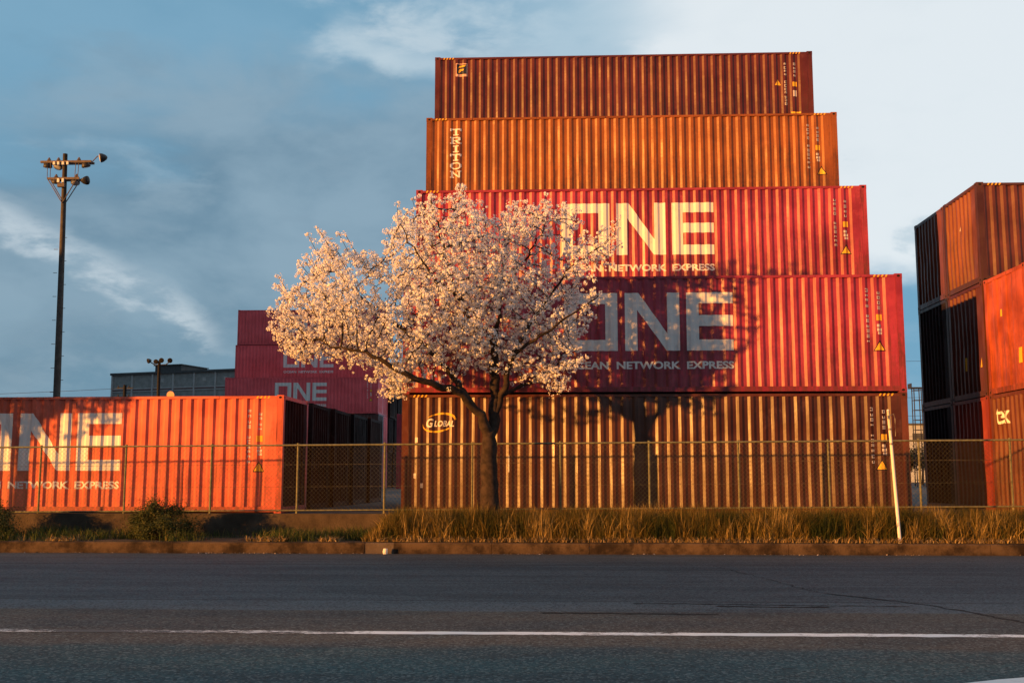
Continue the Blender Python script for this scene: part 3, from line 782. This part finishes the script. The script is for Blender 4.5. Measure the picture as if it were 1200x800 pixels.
# -------------------------------------------------- the cherry tree: grown by space colonisation into the photographed crown
POLY = np.array([(-6.38, 4.69), (-6.2, 5.01), (-6.24, 5.69), (-5.93, 5.71), (-5.65, 6.16), (-5.26, 6.94), (-4.99, 6.83), (-4.77, 6.72), (-4.34, 6.54), (-3.97, 6.36), (-3.77, 6.96), (-3.56, 7.45), (-3.29, 7.53), (-2.91, 8.14), (-2.74, 7.88), (-2.58, 7.78), (-2.12, 7.99), (-1.96, 7.63), (-1.73, 7.55), (-1.44, 7.23), (-1.02, 7.58), (-0.66, 7.62), (-0.25, 7.79), (0.05, 7.45), (0.38, 7.31), (0.58, 6.88), (0.94, 6.98), (1.25, 7.01), (1.0, 6.53), (1.2, 5.93), (1.27, 5.53), (0.95, 5.24), (0.64, 5.05), (0.51, 4.71), (0.25, 4.52), (0.43, 4.14), (0.24, 3.77), (-0.06, 3.32), (-0.28, 3.49), (-0.47, 3.58), (-0.83, 3.83), (-1.22, 3.77), (-1.79, 3.92), (-2.26, 3.77), (-2.83, 3.85), (-3.11, 3.55), (-3.58, 3.19), (-3.96, 3.36), (-4.29, 3.46), (-4.43, 3.88), (-4.71, 3.67), (-4.93, 3.93), (-5.2, 4.03), (-5.77, 3.96), (-6.09, 4.36)])
TY = 23.7
LIMBS = [  # polylines (x, y, z), start radius, end radius
 ([(-1.51, 23.7, .2), (-1.51, 23.7, .69), (-1.52, 23.7, 1.25), (-1.54, 23.7, 1.81), (-1.54, 23.7, 2.31)], .245, .165),
 ([(-1.54, 23.7, 2.31), (-1.65, 23.6, 2.79), (-1.9, 23.45, 3.12), (-2.24, 23.25, 3.4), (-2.62, 23.0, 3.51), (-3.16, 22.7, 3.67), (-3.68, 22.5, 3.94), (-4.21, 22.4, 4.2), (-4.87, 22.5, 4.3)], .125, .02),
 ([(-1.9, 23.45, 3.12), (-2.09, 23.5, 3.42), (-2.39, 23.7, 3.81), (-2.86, 23.9, 4.33), (-3.47, 24.1, 4.82), (-4.18, 24.2, 5.35), (-4.77, 24.2, 5.89), (-5.16, 24.1, 6.57)], .085, .016),
 ([(-1.54, 23.7, 2.31), (-1.43, 23.8, 2.84), (-1.42, 23.85, 3.41), (-1.44, 23.9, 3.98), (-1.43, 23.95, 4.47)], .15, .085),
 ([(-1.43, 23.95, 4.47), (-1.66, 23.7, 4.72), (-1.9, 23.4, 4.91), (-2.12, 23.1, 5.35), (-2.35, 22.9, 5.96), (-2.58, 22.9, 6.77), (-2.78, 23.1, 7.58)], .062, .012),
 ([(-1.43, 23.95, 4.47), (-1.37, 24.2, 5.06), (-1.31, 24.5, 5.82), (-1.24, 24.7, 6.66), (-1.09, 24.8, 7.45)], .06, .012),
 ([(-1.43, 23.8, 2.84), (-1.22, 23.7, 3.47), (-1.03, 23.5, 4.13), (-.74, 23.6, 4.74), (-.31, 23.6, 5.35), (.19, 23.6, 6.07), (.65, 23.6, 6.46)], .085, .012),
 ([(-1.42, 23.82, 3.2), (-1.05, 24.1, 3.48), (-.58, 24.4, 3.7), (-.14, 24.6, 4.05), (.26, 24.7, 4.55)], .06, .012),
 ([(-2.12, 23.1, 5.35), (-2.62, 22.5, 5.75), (-3.04, 22.2, 6.34), (-3.33, 22.3, 6.88)], .036, .011),
 ([(-1.03, 23.5, 4.13), (-.67, 23.3, 4.4), (-.26, 23.2, 4.68), (.27, 23.3, 5.07), (.89, 23.5, 5.48)], .045, .012),
 ([(-1.31, 24.5, 5.82), (-.77, 24.3, 6.47), (-.37, 24.0, 7.1), (-.24, 23.9, 7.57)], .035, .011)]
POLY[:, 0] += np.where(POLY[:, 0] > -.6, .10 * (POLY[:, 0] + .6), 0)
def spline(pts, step):
    P = [Vector(p) for p in pts]; out = []
    P = [P[0] * 2 - P[1]] + P + [P[-1] * 2 - P[-2]]
    for i in range(1, len(P) - 2):
        k = max(1, int((P[i + 1] - P[i]).length / step))
        for j in range(k):
            t_ = j / k; a, b, c, d_ = P[i - 1:i + 3]
            out.append(.5 * ((2 * b) + (c - a) * t_ + (2 * a - 5 * b + 4 * c - d_) * t_ ** 2 + (3 * b - a - 3 * c + d_) * t_ ** 3))
    out.append(P[-2]); return out
def in_poly(x_, z_):
    inside = np.zeros(len(x_), bool); n = len(POLY); j = n - 1
    for i in range(n):
        xi, zi = POLY[i]; xj, zj = POLY[j]
        c = ((zi > z_) != (zj > z_)) & (x_ < (xj - xi) * (z_ - zi) / (zj - zi + 1e-12) + xi); inside ^= c; j = i
    return inside
def edge_dist(x_, z_):
    best = np.full(len(x_), 9.); P = np.stack([x_, z_], 1)
    for i in range(len(POLY)):
        a, b = POLY[i], POLY[(i + 1) % len(POLY)]; ab = b - a
        t_ = np.clip(((P - a) @ ab) / (ab @ ab), 0, 1); best = np.minimum(best, np.linalg.norm(P - (a + t_[:, None] * ab), axis=1))
    return best

def grow_tree():
    rs = np.random.default_rng(5)
    x_ = rs.uniform(-6.5, 1.4, 26000); z_ = rs.uniform(3.1, 8.2, 26000)
    k = in_poly(x_, z_); x_, z_ = x_[k], z_[k]
    ed = edge_dist(x_, z_); D = np.sqrt(np.clip(ed / 1.7, 0, 1))
    t_ = rs.uniform(-1, 1, len(x_)); fr = np.interp(x_, [-3.2, -.2], [2.4, .5])
    y_ = TY + np.where(t_ < 0, t_ * fr, t_ * 1.8) * np.clip(D + .06, 0, 1)
    # keep the perspective outline when a point lies nearer or farther than the trunk
    f = y_ / TY; x2 = x_ * f; z2 = 1.55 + (z_ - 1.55) * f
    cl = np.array([noise.noise(Vector((a * .95, b * .95, c * .95))) for a, b, c in zip(x2, y_, z2)])
    k = cl > -.24; k = k | ((x_ > -1.6) & (z_ > 5.2) & (cl > -.24)); A = np.stack([x2, y_, z2], 1)[k]
    A = A[rs.permutation(len(A))[:8000]]
    nodes, par, rad0 = [], [], []
    def nearest_index(p): return int(np.argmin(np.linalg.norm(np.array(nodes) - np.array(p), axis=1)))
    for li, (pts, ra, rb) in enumerate(LIMBS):
        sp = spline(pts, .13); prev = -1 if li == 0 else nearest_index(sp[0])
        for i, p_ in enumerate(sp):
            if li and i == 0: continue
            wob = .0 if li == 0 else .02
            nodes.append((p_.x + rs.normal(0, wob), p_.y + rs.normal(0, wob), p_.z + rs.normal(0, wob))); par.append(prev); prev = len(nodes) - 1
            rad0.append(ra + (rb - ra) * (i / (len(sp) - 1)) ** .8)
    nodes = [np.array(q) for q in nodes]
    step, kill = .11, .17
    N = np.array(nodes); dist = np.full(len(A), 1e9); near = np.zeros(len(A), int)
    def upd(idx0):
        Q = np.array(nodes[idx0:]);
        for c in range(0, len(Q), 400):
            dd = np.linalg.norm(A[:, None] - Q[None, c:c + 400], axis=2); m = dd.argmin(1); v = dd[np.arange(len(A)), m]
            u = v < dist; dist[u] = v[u]; near[u] = m[u] + idx0 + c
    upd(24); alive = np.ones(len(A), bool)          # the bare trunk itself sprouts nothing
    for it in range(90):
        act = alive & (dist < 1.5)
        if not act.any(): break
        idx = np.unique(near[act]); s0 = len(nodes)
        dirs = np.zeros((len(nodes), 3)); v = A[act] - np.array(nodes)[near[act]]; v /= np.linalg.norm(v, axis=1, keepdims=True) + 1e-9
        np.add.at(dirs, near[act], v)
        for i in idx:
            dv = dirs[i]; l = np.linalg.norm(dv)
            if l < 1e-6: continue
            g = dv / l + rs.normal(0, .16, 3) + np.array([0, 0, .10]); g /= np.linalg.norm(g)
            nodes.append(nodes[i] + g * step); par.append(int(i)); rad0.append(0)
        upd(s0); alive &= dist > kill
        if len(nodes) > 20000: break
    N = np.array(nodes); par_ = np.array(par); n = len(N)
    hasch = np.zeros(n, bool); hasch[par_[par_ >= 0]] = True
    # short upright spurs from the tips
    tips = np.where(~hasch)[0]; extra, ep = [], []
    cen = np.array([-2.4, TY, 4.2])
    for i in tips:
        if rs.random() < .6 and N[i][2] < 7.95:
            o_ = N[i] - cen; o_ /= np.linalg.norm(o_); g = o_ * .9 + np.array([0, 0, .55]) + rs.normal(0, .18, 3); g /= np.linalg.norm(g)
            p_, pi = N[i].copy(), i
            for q in range(rs.integers(3, 6) if (rs.random() < .35 and N[i][2] < 7.1) else rs.integers(1, 3)):
                p_ = p_ + g * .10; extra.append(p_.copy()); ep.append(pi); pi = n + len(extra) - 1
    N = np.concatenate([N, np.array(extra)]); par_ = np.concatenate([par_, np.array(ep, int)]); rad0 = np.concatenate([rad0, np.zeros(len(extra))]); n = len(N)
    area = np.zeros(n); ch = np.zeros(n, int); np.add.at(ch, par_[par_ >= 0], 1)
    for i in range(n - 1, -1, -1):
        if area[i] == 0: area[i] = .0062 ** 2.2
        if par_[i] >= 0: area[par_[i]] += area[i] if rad0[i] == 0 else 0
    rad = area ** (1 / 2.2)
    rad = np.where(rad0 > 0, rad0, np.minimum(rad, .032))
    return N, par_, rad, ch
N, PAR, RAD, CH = grow_tree()
print('tree nodes', len(N))

def tree_wood():
    """chains of nodes swept as tubes"""
    q, q2 = MB(), MB(); done = np.zeros(len(N), bool)
    kids = [[] for _ in N]
    for i, p_ in enumerate(PAR):
        if p_ >= 0: kids[p_].append(i)
    starts = [(0, None)]
    while starts:
        i, pa = starts.pop(); chain_ = [pa] if pa is not None else []
        while True:
            chain_.append(i); ks = sorted(kids[i], key=lambda c: -RAD[c])
            if not ks: break
            for c in ks[1:]: starts.append((c, i))
            i = ks[0]
        if len(chain_) < 2: continue
        rr = [float(RAD[c]) for c in chain_]
        if pa is not None: rr[0] = min(rr[0], rr[1] * 1.25)
        big = rr[1] > .03
        pts = [Vector(N[c]) for c in chain_]
        (q if big else q2).tube(pts, rr, 12 if rr[1] > .1 else (8 if big else 4), cap=False)
    return q, q2
bx, by = -1.51, TY
def shift(mb_):
    mb_.v = [(a - bx, b - by, c - VERGE) for a, b, c in mb_.v]; return mb_
tree = thing('cherry_tree', 'cherry tree in full pale pink blossom in front of the big container stack', 'tree', (bx, by, VERGE))
wood, twigs = tree_wood()
# gnarled bark on the trunk: push the surface in and out, flare the foot
wood.v = [((lambda p_, a: (p_.x + a * .03 * noise.noise(p_ * 5), p_.y + a * .03 * noise.noise(p_ * 5 + Vector((7, 1, 2))), p_.z))(Vector(v), 1.0 if v[2] < 3.6 else .25)) for v in wood.v]
wood.v = [(bx + (a - bx) * (1 + .35 * max(0, (.75 - c) / .55) ** 2), by + (b - by) * (1 + .3 * max(0, (.75 - c) / .55) ** 2), c) if c < .75 else (a, b, c) for a, b, c in wood.v]
shift(wood).build('trunk', M['bark'], tree, True)
shift(twigs).build('twigs', M['twig'], tree, True)

def blossom_mesh():
    rs = np.random.default_rng(9)
    thin = np.where((RAD < .0185) & (N[:, 2] > 3.0))[0]
    C = []
    for i in thin:
        tip = CH[i] == 0
        k = 3 if tip else (1 if rs.random() < .7 else 2)
        for _ in range(k):
            C.append(N[i] + rs.normal(0, .035 if tip else .05, 3))
    C = np.array(C)
    if len(C) > 22000: C = C[rs.permutation(len(C))[:22000]]
    nC = len(C); nf = 19
    cr = rs.gamma(5, .0088, nC) * np.where(rs.random(nC) < .12, 1.35, 1)
    dirs = rs.normal(0, 1, (nC, nf, 3)); dirs /= np.linalg.norm(dirs, axis=2, keepdims=True)
    P = C[:, None] + dirs * (cr[:, None, None] * rs.uniform(.75, 1.05, (nC, nf, 1)))
    nr = dirs + rs.normal(0, .2, (nC, nf, 3)); nr /= np.linalg.norm(nr, axis=2, keepdims=True)
    P = P.reshape(-1, 3); nr = nr.reshape(-1, 3); n = len(P)
    a = np.cross(nr, rs.normal(0, 1, (n, 3))); a /= np.linalg.norm(a, axis=1, keepdims=True) + 1e-9; b = np.cross(nr, a)
    r = rs.uniform(.0115, .019, n)[:, None]
    vs = []
    for k in range(5):
        q = 2 * np.pi * k / 5; vs.append(P + (a * np.cos(q) + b * np.sin(q)) * r)
    Vt = np.stack(vs, 1).reshape(-1, 3); F = np.arange(n * 5).reshape(-1, 5)
    tint = np.repeat(np.clip(np.repeat(rs.normal(.5, .2, nC), nf) + rs.normal(0, .15, n), 0, 1), 5)
    return Vt - np.array([bx, by, VERGE]), F, tint, nC
M['petal'] = leafmat('petals', (.87, .855, .85), (.93, .925, .92), (.84, .74, .68), .27, .8)
Vt, F, tint, nC = blossom_mesh()
print('clusters', nC, 'faces', len(F))
np_mesh('blossoms', Vt, F, M['petal'], tree, tint)
M['young'] = leafmat('young_leaves', (.10, .05, .03), (.16, .07, .04), None, .3)
thin = np.where((RAD < .014) & (N[:, 2] > 3.2))[0]; thin = thin[rng.permutation(len(thin))[:2600]]
lc = N[thin] + rng.normal(0, .05, (len(thin), 3)) - np.array([bx, by, VERGE]); ln = rng.normal(0, 1, lc.shape); ln /= np.linalg.norm(ln, axis=1, keepdims=True)
lv, lf = leaf_quads(lc, ln, rng.uniform(.012, .024, len(lc)))
np_mesh('young_leaves', lv, lf, M['young'], tree, np.repeat(rng.uniform(0, 1, len(lc)), 4))
# a second tree further along the verge, left of the frame: its crown shades the orange red container
t2 = thing('cherry_tree', 'second cherry tree on the verge further left', 'tree', (-18.4, 23.05, VERGE - .1), rz=R(200))
t2.scale = (1.0, .8, .92)
for ch_ in list(tree.children):
    c = ch_.copy(); COL.objects.link(c); c.parent = t2
# hedge added unseen behind the camera, to shade the near lane
def shade_hedge():
    n = 26000; x_ = rng.uniform(-52, 6, n); z_ = rng.uniform(0, 1, n); top = 2.15 + .14 * nz(x_, x_ * 0, .25, 2) + .08 * nz(x_, x_ * 0, 1.1, 6)
    C = np.stack([x_, -4.6 + rng.normal(0, .35, n), z_ ** .6 * top], 1)
    nr = rng.normal(0, 1, C.shape); nr /= np.linalg.norm(nr, axis=1, keepdims=True)
    v, f = leaf_quads(C, nr, rng.uniform(.08, .15, n), .6)
    o = np_mesh('hedge', v, f, M['bush'], None, np.repeat(rng.uniform(0, 1, n), 4))
    tag(o, 'long clipped hedge on the near side of the road', 'hedge')
    # added row of unseen clipped trees standing in the hedge: their box crowns shade the far lane
    for i in range(12):
        x0 = -52 + i * 4.9
        t_ = thing('clipped_tree', 'street tree with a box clipped crown standing in the near hedge', 'tree', (x0, -4.6, 0), 'clipped trees on the near side of the road')
        MB().tube([(0, 0, 0), (.02, 0, 1.6), (0, 0, 3.2)], [.09, .075, .05], 8).build('trunk', M['bark'], t_, True)
        m_ = 5200; xx = rng.uniform(-2.5, 2.5, m_); tp = 3.92 + .07 * nz(xx + x0, xx * 0, .6, 8); bt = 2.72 + .08 * nz(xx + x0, xx * 0, .7, 3)
        C = np.stack([xx, rng.normal(0, .4, m_), bt + rng.uniform(0, 1, m_) * (tp - bt)], 1)
        nr = rng.normal(0, 1, C.shape); nr /= np.linalg.norm(nr, axis=1, keepdims=True)
        v, f = leaf_quads(C, nr, rng.uniform(.07, .13, m_), .6)
        np_mesh('crown', v, f, M['bush'], t_, np.repeat(rng.uniform(0, 1, m_), 4))
shade_hedge()

# ================================================================== STREET FURNITURE
M['whitepost'] = mat_letters('post_paint', (.78, .74, .68), .25)
M['steel'] = simple('galvanised', (.22, .21, .20), .5, .3, 10, .4)
wp = thing('marker_post', 'thin white post leaning in the dry grass at the right', 'post', (6.86, 22.6, VERGE - .05))
MB().tube([(.04, 0, 0), (-.02, 0, 1.3), (-.05, 0, 2.0), (-.085, .01, 2.72)], [.034, .033, .032, .031], 12).tube([(-.085, .01, 2.72), (-.086, .01, 2.75)], [.031, .018], 12).build('pole', M['whitepost'], wp, True)
q = MB().box(-.115, -.075, -.06, -.035, 2.55, 2.62).tube([(-.08, .03, 2.60), (.03, .03, 2.66), (.055, .03, 2.55), (.05, .03, 2.2)], .006, 6)
q.build('bracket', M['steel'], wp)
for i_ in range(2): MB().tube([(-.052 - .018 * i_, .0, 2.02 + .3 * i_), (-.053 - .018 * i_, .0, 2.06 + .3 * i_)], .037, 12).build('band', M['steel'], wp)
lt = MB(); lt.lathe((-3.55, 22.22, 0.004), (0, 0, 1), [(0, .0), (0, .045), (.05, .05), (.11, .038), (.11, 0)], 9)
lt.v = [(a + noise.noise(Vector((a * 30, b * 30, c * 30))) * .02, b, c) for a, b, c in lt.v]
tag(lt.build('paper_cup', M['whitepost']), 'small crumpled white scrap lying in the gutter by the kerb', 'litter')

M['conc'] = simple('pole_concrete', (.075, .068, .062), .8, .25, 5)
M['lampmetal'] = simple('lamp_housing', (.03, .03, .034), .5, .3, 10)
M['arm'] = simple('arm_steel', (.11, .085, .07), .6, .3, 8)
M['glass'] = simple('lamp_glass', (.55, .58, .60), .15, .1, 5)
def floodhead(c, axis, r, root, face='glass'):
    """a round floodlight: domed housing and glass face"""
    ax = Vector(axis).normalized(); q = MB()
    q.lathe(c, -ax, [(-.02, 0), (0, r), (.04, r * 1.03), (.20 * r / .3, r * .9), (.38 * r / .3, r * .55), (.46 * r / .3, r * .2), (.47 * r / .3, 0)], 14)
    h = q.build('floodlight', M['lampmetal'], root, True)
    g = MB().lathe(Vector(c) + ax * .012, ax, [(0, r * .93), (.02, r * .6), (.026, 0)], 14).build('lamp_glass', M[face], h)
    return h
# tall pole with cross-arms
# lamps on cross-arms
P1 = thing('floodlight_pole', 'tall concrete pole with cross arms of floodlights at the left', 'lamp post', (-22.72, 48, YARD))
ZT = 15.83
MB().tube([(0, 0, 0), (-.06, 0, 5), (-.14, 0, 10), (-.25, 0, ZT)], [.175, .158, .132, .105], 14).build('pole', M['conc'], P1, True)
q = MB()
for i_ in range(18): q.tube([(-.02 - .014 * i_ + (.13 if i_ % 2 else -.13), 0, 2.5 + i_ * .55), (-.02 - .014 * i_ + (.30 if i_ % 2 else -.30), 0, 2.5 + i_ * .55)], .013, 5)
q.build('step_bolts', M['arm'], P1)
za, zb_ = ZT - .42, ZT - 1.22
MB().box(-1.32, 1.08, -.20, -.12, za - .05, za + .05).box(-1.32, 1.08, .12, .20, za - .05, za + .05).build('cross_arm', M['arm'], P1)
MB().box(-.95, .55, -.20, -.12, zb_ - .05, zb_ + .05).box(-.95, .55, .12, .20, zb_ - .05, zb_ + .05).build('cross_arm', M['arm'], P1)
for sx in (-1, 1):
    q = MB()
    for yy in (-.16, .16): q.tube([(-.25 + sx * .70, yy, zb_), (-.22, yy * .8, zb_ - 1.15)], .022, 6)
    q.build('brace', M['arm'], P1)
    q = MB()
    for dx_ in (.58, .72): q.tube([(-.25 + sx * dx_, -.16, zb_), (-.25 + sx * (dx_ + .02), -.16, za)], .014, 6)
    q.build('stay_rod', M['arm'], P1)
for dx_ in (-.40, -.20, .02, .24): MB().box(-.25 + dx_ - .045, -.25 + dx_ + .045, -.26, -.17, za - .16, za - .02).build('ballast_box', M['whitepost'], P1)
for dx_ in (-.16, .06): MB().box(-.25 + dx_ - .045, -.25 + dx_ + .045, -.26, -.17, zb_ - .20, zb_ - .02).build('ballast_box', M['whitepost'], P1)
MB().box(-.42, -.10, -.28, -.14, zb_ - .42, zb_ - .24).build('junction_box', M['arm'], P1)
for cx_, zz, ax_ in ((-1.05, za - .10, (-.1, .2, -1)), (-.58, za - .10, (-.1, -.5, -1)), (.30, zb_ - .06, (.2, -.4, -1)), (.78, za - .10, (.2, .3, -1)), (-.62, zb_ - .06, (-.1, .3, -1))):
    h = floodhead((cx_, .0, zz - .12), ax_, .20, P1)
MB().tube([(1.02, 0, za), (1.30, 0, za + .30), (1.42, 0, za + .26)], .022, 6).build('lamp_arm', M['arm'], P1)
floodhead((1.42, -.02, za + .20), (-.85, -.35, -.2), .21, P1)
MB().tube([(.52, 0, zb_), (.72, 0, zb_ + .05)], .02, 6).build('lamp_arm', M['arm'], P1)
floodhead((.72, 0, zb_ + .02), (-.62, -.1, .78), .21, P1)
for cx_, zz in ((-1.0, za), (.42, za), (-.62, zb_), (.35, zb_), (-.55, za)):
    MB().lathe((cx_, 0, zz + .05), (0, 0, 1), [(0, .06), (.06, .10), (.12, .07), (.2, .03), (.2, 0)], 8).build('lamp_mount', M['arm'], P1)

# distant mast with four round lamps
P2 = thing('floodlight_mast', 'distant dark mast with four round lamps above the grey warehouse', 'lamp post', (-41.4, 110, YARD))
zt2 = 12.0 + 1.55 - YARD
MB().tube([(0, 0, 0), (-.1, 0, zt2)], [.22, .15], 10).build('pole', M['lampmetal'], P2, True)
MB().tube([(-1.0, 0, zt2 - .15), (-.5, 0, zt2 - .45), (.6, 0, zt2 - .4), (1.0, 0, zt2 - .1)], .06, 6).build('cross_arm', M['lampmetal'], P2, True)
for cx_, zz, ax_ in ((-1.25, zt2 - .05, (-.7, -.6, -.3)), (-.4, zt2 - .12, (0, -1, -.2)), (.18, zt2 + .02, (.1, -1, -.2)), (1.08, zt2 + .0, (.2, -1, -.2))):
    floodhead((cx_, -.2, zz), ax_, .26, P2, 'dark')
# a lit lamp just over the low row
M['lit'], nt_, b_, co_ = new_mat('lit_lamp')
b_.inputs['Emission Color'].default_value = (1, .21, .03, 1); b_.inputs['Emission Strength'].default_value = .95; b_.inputs['Base Color'].default_value = (.02, .02, .02, 1)
P3 = thing('yard_lamp', 'small lit yard lamp glowing orange above the orange red container', 'lamp', (-36.4, 100, YARD))
MB().tube([(0, 0, 0), (0, 0, 8.1), (.0, -.3, 8.35)], [.10, .07, .05], 8).build('pole', M['lampmetal'], P3, True)
MB().lathe((0, -.35, 8.52), (0, -1, -.2), [(-.32, .05), (-.2, .22), (0, .34), (.02, .34)], 14).build('lamp_hood', M['lampmetal'], P3, True)
MB().lathe((0, -.36, 8.52), (0, -1, -.2), [(0, .36), (.18, .30), (.30, 0)], 14).build('bulb', M['lit'], P3, True)

# distant utility pole and its wires
P4 = thing('utility_pole', 'distant utility pole with short cross arms beside the grey warehouse', 'utility pole', (-53.2, 130, YARD))
MB().tube([(0, 0, 0), (0, 0, 12.1)], [.24, .19], 10).build('pole', M['lampmetal'], P4, True)
for zz, w_ in ((11.7, 1.0), (10.6, .9)): MB().box(-w_, w_, -.06, .06, zz - .06, zz + .06).build('cross_arm', M['lampmetal'], P4)
for zz in (11.8, 10.7):
    for dx_ in (-.8, 0.5): MB().lathe((dx_, 0, zz - .02), (0, 0, 1), [(0, .06), (.1, .11), (.25, .05), (.25, 0)], 8).build('insulator', M['lampmetal'], P4)
q = MB()
for zz, dz in ((12.2, -.6), (11.1, -1.2), (10.7, -1.4)):
    pts = [(-53.2 - 70 * f, 130 + 6 * f, YARD + zz - .5 + dz * f - 2.2 * 4 * f * (1 - f) * .25) for f in np.linspace(0, 1, 12)]
    q.tube(pts, .022, 4)
tag(q.build('power_lines', M['lampmetal']), 'thin power lines running left from the distant utility pole', 'power line')
# far wires seen through the gap right of the big stack
q = MB()
for zz in (16.5, 11.5, 9.0, 6.2): q.tube([(20 + 60 * f, 150, YARD + zz + .4 * f) for f in np.linspace(0, 1, 6)], .022, 4)
tag(q.build('power_lines', M['lampmetal']), 'thin power lines crossing the gap between the two container stacks', 'power line')
# ladder tower in the gap
P5 = thing('ladder_tower', 'thin steel ladder tower standing in the gap left of the right stack', 'tower', (32.6, 100, YARD))
q = MB()
for dx_, dy_ in ((-.38, -.3), (.38, -.3), (-.38, .3), (.38, .3)): q.tube([(dx_, dy_, 0), (dx_ * .85, dy_, 8.9)], .05, 5)
for i_ in range(10): q.box(-.38, .38, -.33, -.27, .6 + i_ * .9, .66 + i_ * .9).box(-.38, .38, .27, .33, .6 + i_ * .9, .66 + i_ * .9)
q.build('ladder_frame', M['lampmetal'], P5)
MB().box(-.62, .62, -.5, .5, 8.9, 9.0).box(-.62, -.56, -.5, .5, 9.0, 9.35).build('platform', M['lampmetal'], P5)

# ================================================================== BUILDINGS
M['clad'] = simple('grey_cladding', (.27, .285, .28), .7, .18, 1.5)
M['clad2'] = simple('pale_cladding', (.40, .41, .41), .7, .12, 1.5)
M['roofdark'] = simple('roof_edge', (.07, .075, .08), .7, .2, 2)
M['band'] = simple('red_band', (.12, .07, .07), .7, .2, 2)
wh = thing('warehouse', 'long grey warehouse with pale pilasters far behind the low row', 'building', (-71.6, 170, YARD), rz=math.atan2(-7, 22.6))
HW = 17.05
MB().box(0, 50, 0, 30, 0, HW).build('wall', M['clad'], wh)
MB().box(-.3, 50.3, -.35, 30.3, HW, HW + .35).build('roof', M['roofdark'], wh)
for i_ in range(13): MB().box(i_ * 3.9 - .14, i_ * 3.9 + .14, -.22, -.002, 0, HW - .02).build('pilaster', M['clad2'], wh)
MB().box(0, 50, -.14, -.003, HW - 2.75, HW - 2.15).build('cornice_band', M['clad2'], wh)
MB().box(0, 50, -.17, -.141, HW - 2.55, HW - 2.33).build('red_band', M['band'], wh)
for i_ in range(12):
    if i_ in (2, 4, 5): MB().box(i_ * 3.9 + 1.5, i_ * 3.9 + 2.1, -.06, -.003, HW - 1.35, HW - .75).build('window', M['clad2'], wh)
MB().box(4.2, 9.3, 5, 12, HW + .35, HW + 1.9).box(4.0, 9.5, 4.8, 12.2, HW + 1.9, HW + 2.05).build('roof_house', M['roofdark'], wh)
M['pale'] = M['pale']
fb_ = thing('far_shed', 'pale shed with a dark window far away in the gap between the stacks', 'building', (63.5, 200, YARD))
MB().box(0, 6, 0, 8, 0, 10.3).build('wall', simple('pale_wall', (.42, .46, .50), .8, .1, 2), fb_)
MB().box(-.3, 6.3, -.3, 8.3, 10.3, 10.6).build('roof', M['roofdark'], fb_)
MB().box(.6, 2.6, -.05, -.003, 7.6, 8.8).build('window', M['roofdark'], fb_)
# unseen halls added at the left to keep the low sun off the far yard
for nm, lab, bx0, bx1, by0, by1, h_ in (('storage_hall', 'long grey storage hall beyond the left edge beside the yard', -92, -74, 34, 72, 24), ('storage_hall', 'wide tall storage hall far to the left of the warehouse', -190, -140, 85, 132, 31), ('storage_hall', 'storage hall at the far left nearest the road', -64, -50, 26.5, 33, 13.8)):
    hb = thing(nm, lab, 'building', (bx0, by0, YARD), 'storage halls left of the yard')
    MB().box(0, bx1 - bx0, 0, by1 - by0, 0, h_).build('wall', M['clad'], hb)
    MB().box(-.3, bx1 - bx0 + .3, -.3, by1 - by0 + .3, h_, h_ + .4).build('roof', M['roofdark'], hb)

# far trees in the gaps
def far_tree(lab, loc, h, w, seed, n=2600):
    root = thing('far_tree', lab, 'tree', loc, 'far trees in the gap between the stacks'); rs = np.random.default_rng(seed)
    MB().tube([(0, 0, 0), (.1, 0, h * .35), (.0, .1, h * .7)], [.16, .12, .05], 7).build('trunk', M['bark'], root, True)
    lob = rs.normal(0, 1, (14, 3)); lob /= np.linalg.norm(lob, axis=1, keepdims=True); lob = lob * np.array([w * .4, w * .4, h * .28]) + [0, 0, h * .62]
    C = lob[rs.integers(0, 14, n)] + rs.normal(0, 1, (n, 3)) * np.array([w * .12, w * .12, h * .08])
    nr = rs.normal(0, 1, (n, 3)); nr /= np.linalg.norm(nr, axis=1, keepdims=True)
    v, f = leaf_quads(C, nr, rs.uniform(.08, .17, n), .6); np_mesh('crown', v, f, M['bush'], root, np.repeat(rs.uniform(0, 1, n), 4))
far_tree('far brownish tree filling the gap right of the big stack', (42.6, 130, YARD), 4.6, 3.4, 1)
far_tree('lower far tree beside the right stack in the gap', (45.2, 132, YARD), 3.6, 3.2, 2)
far_tree('small far tree half hidden by the big stack in the gap', (40.0, 131, YARD), 3.9, 3.2, 3)
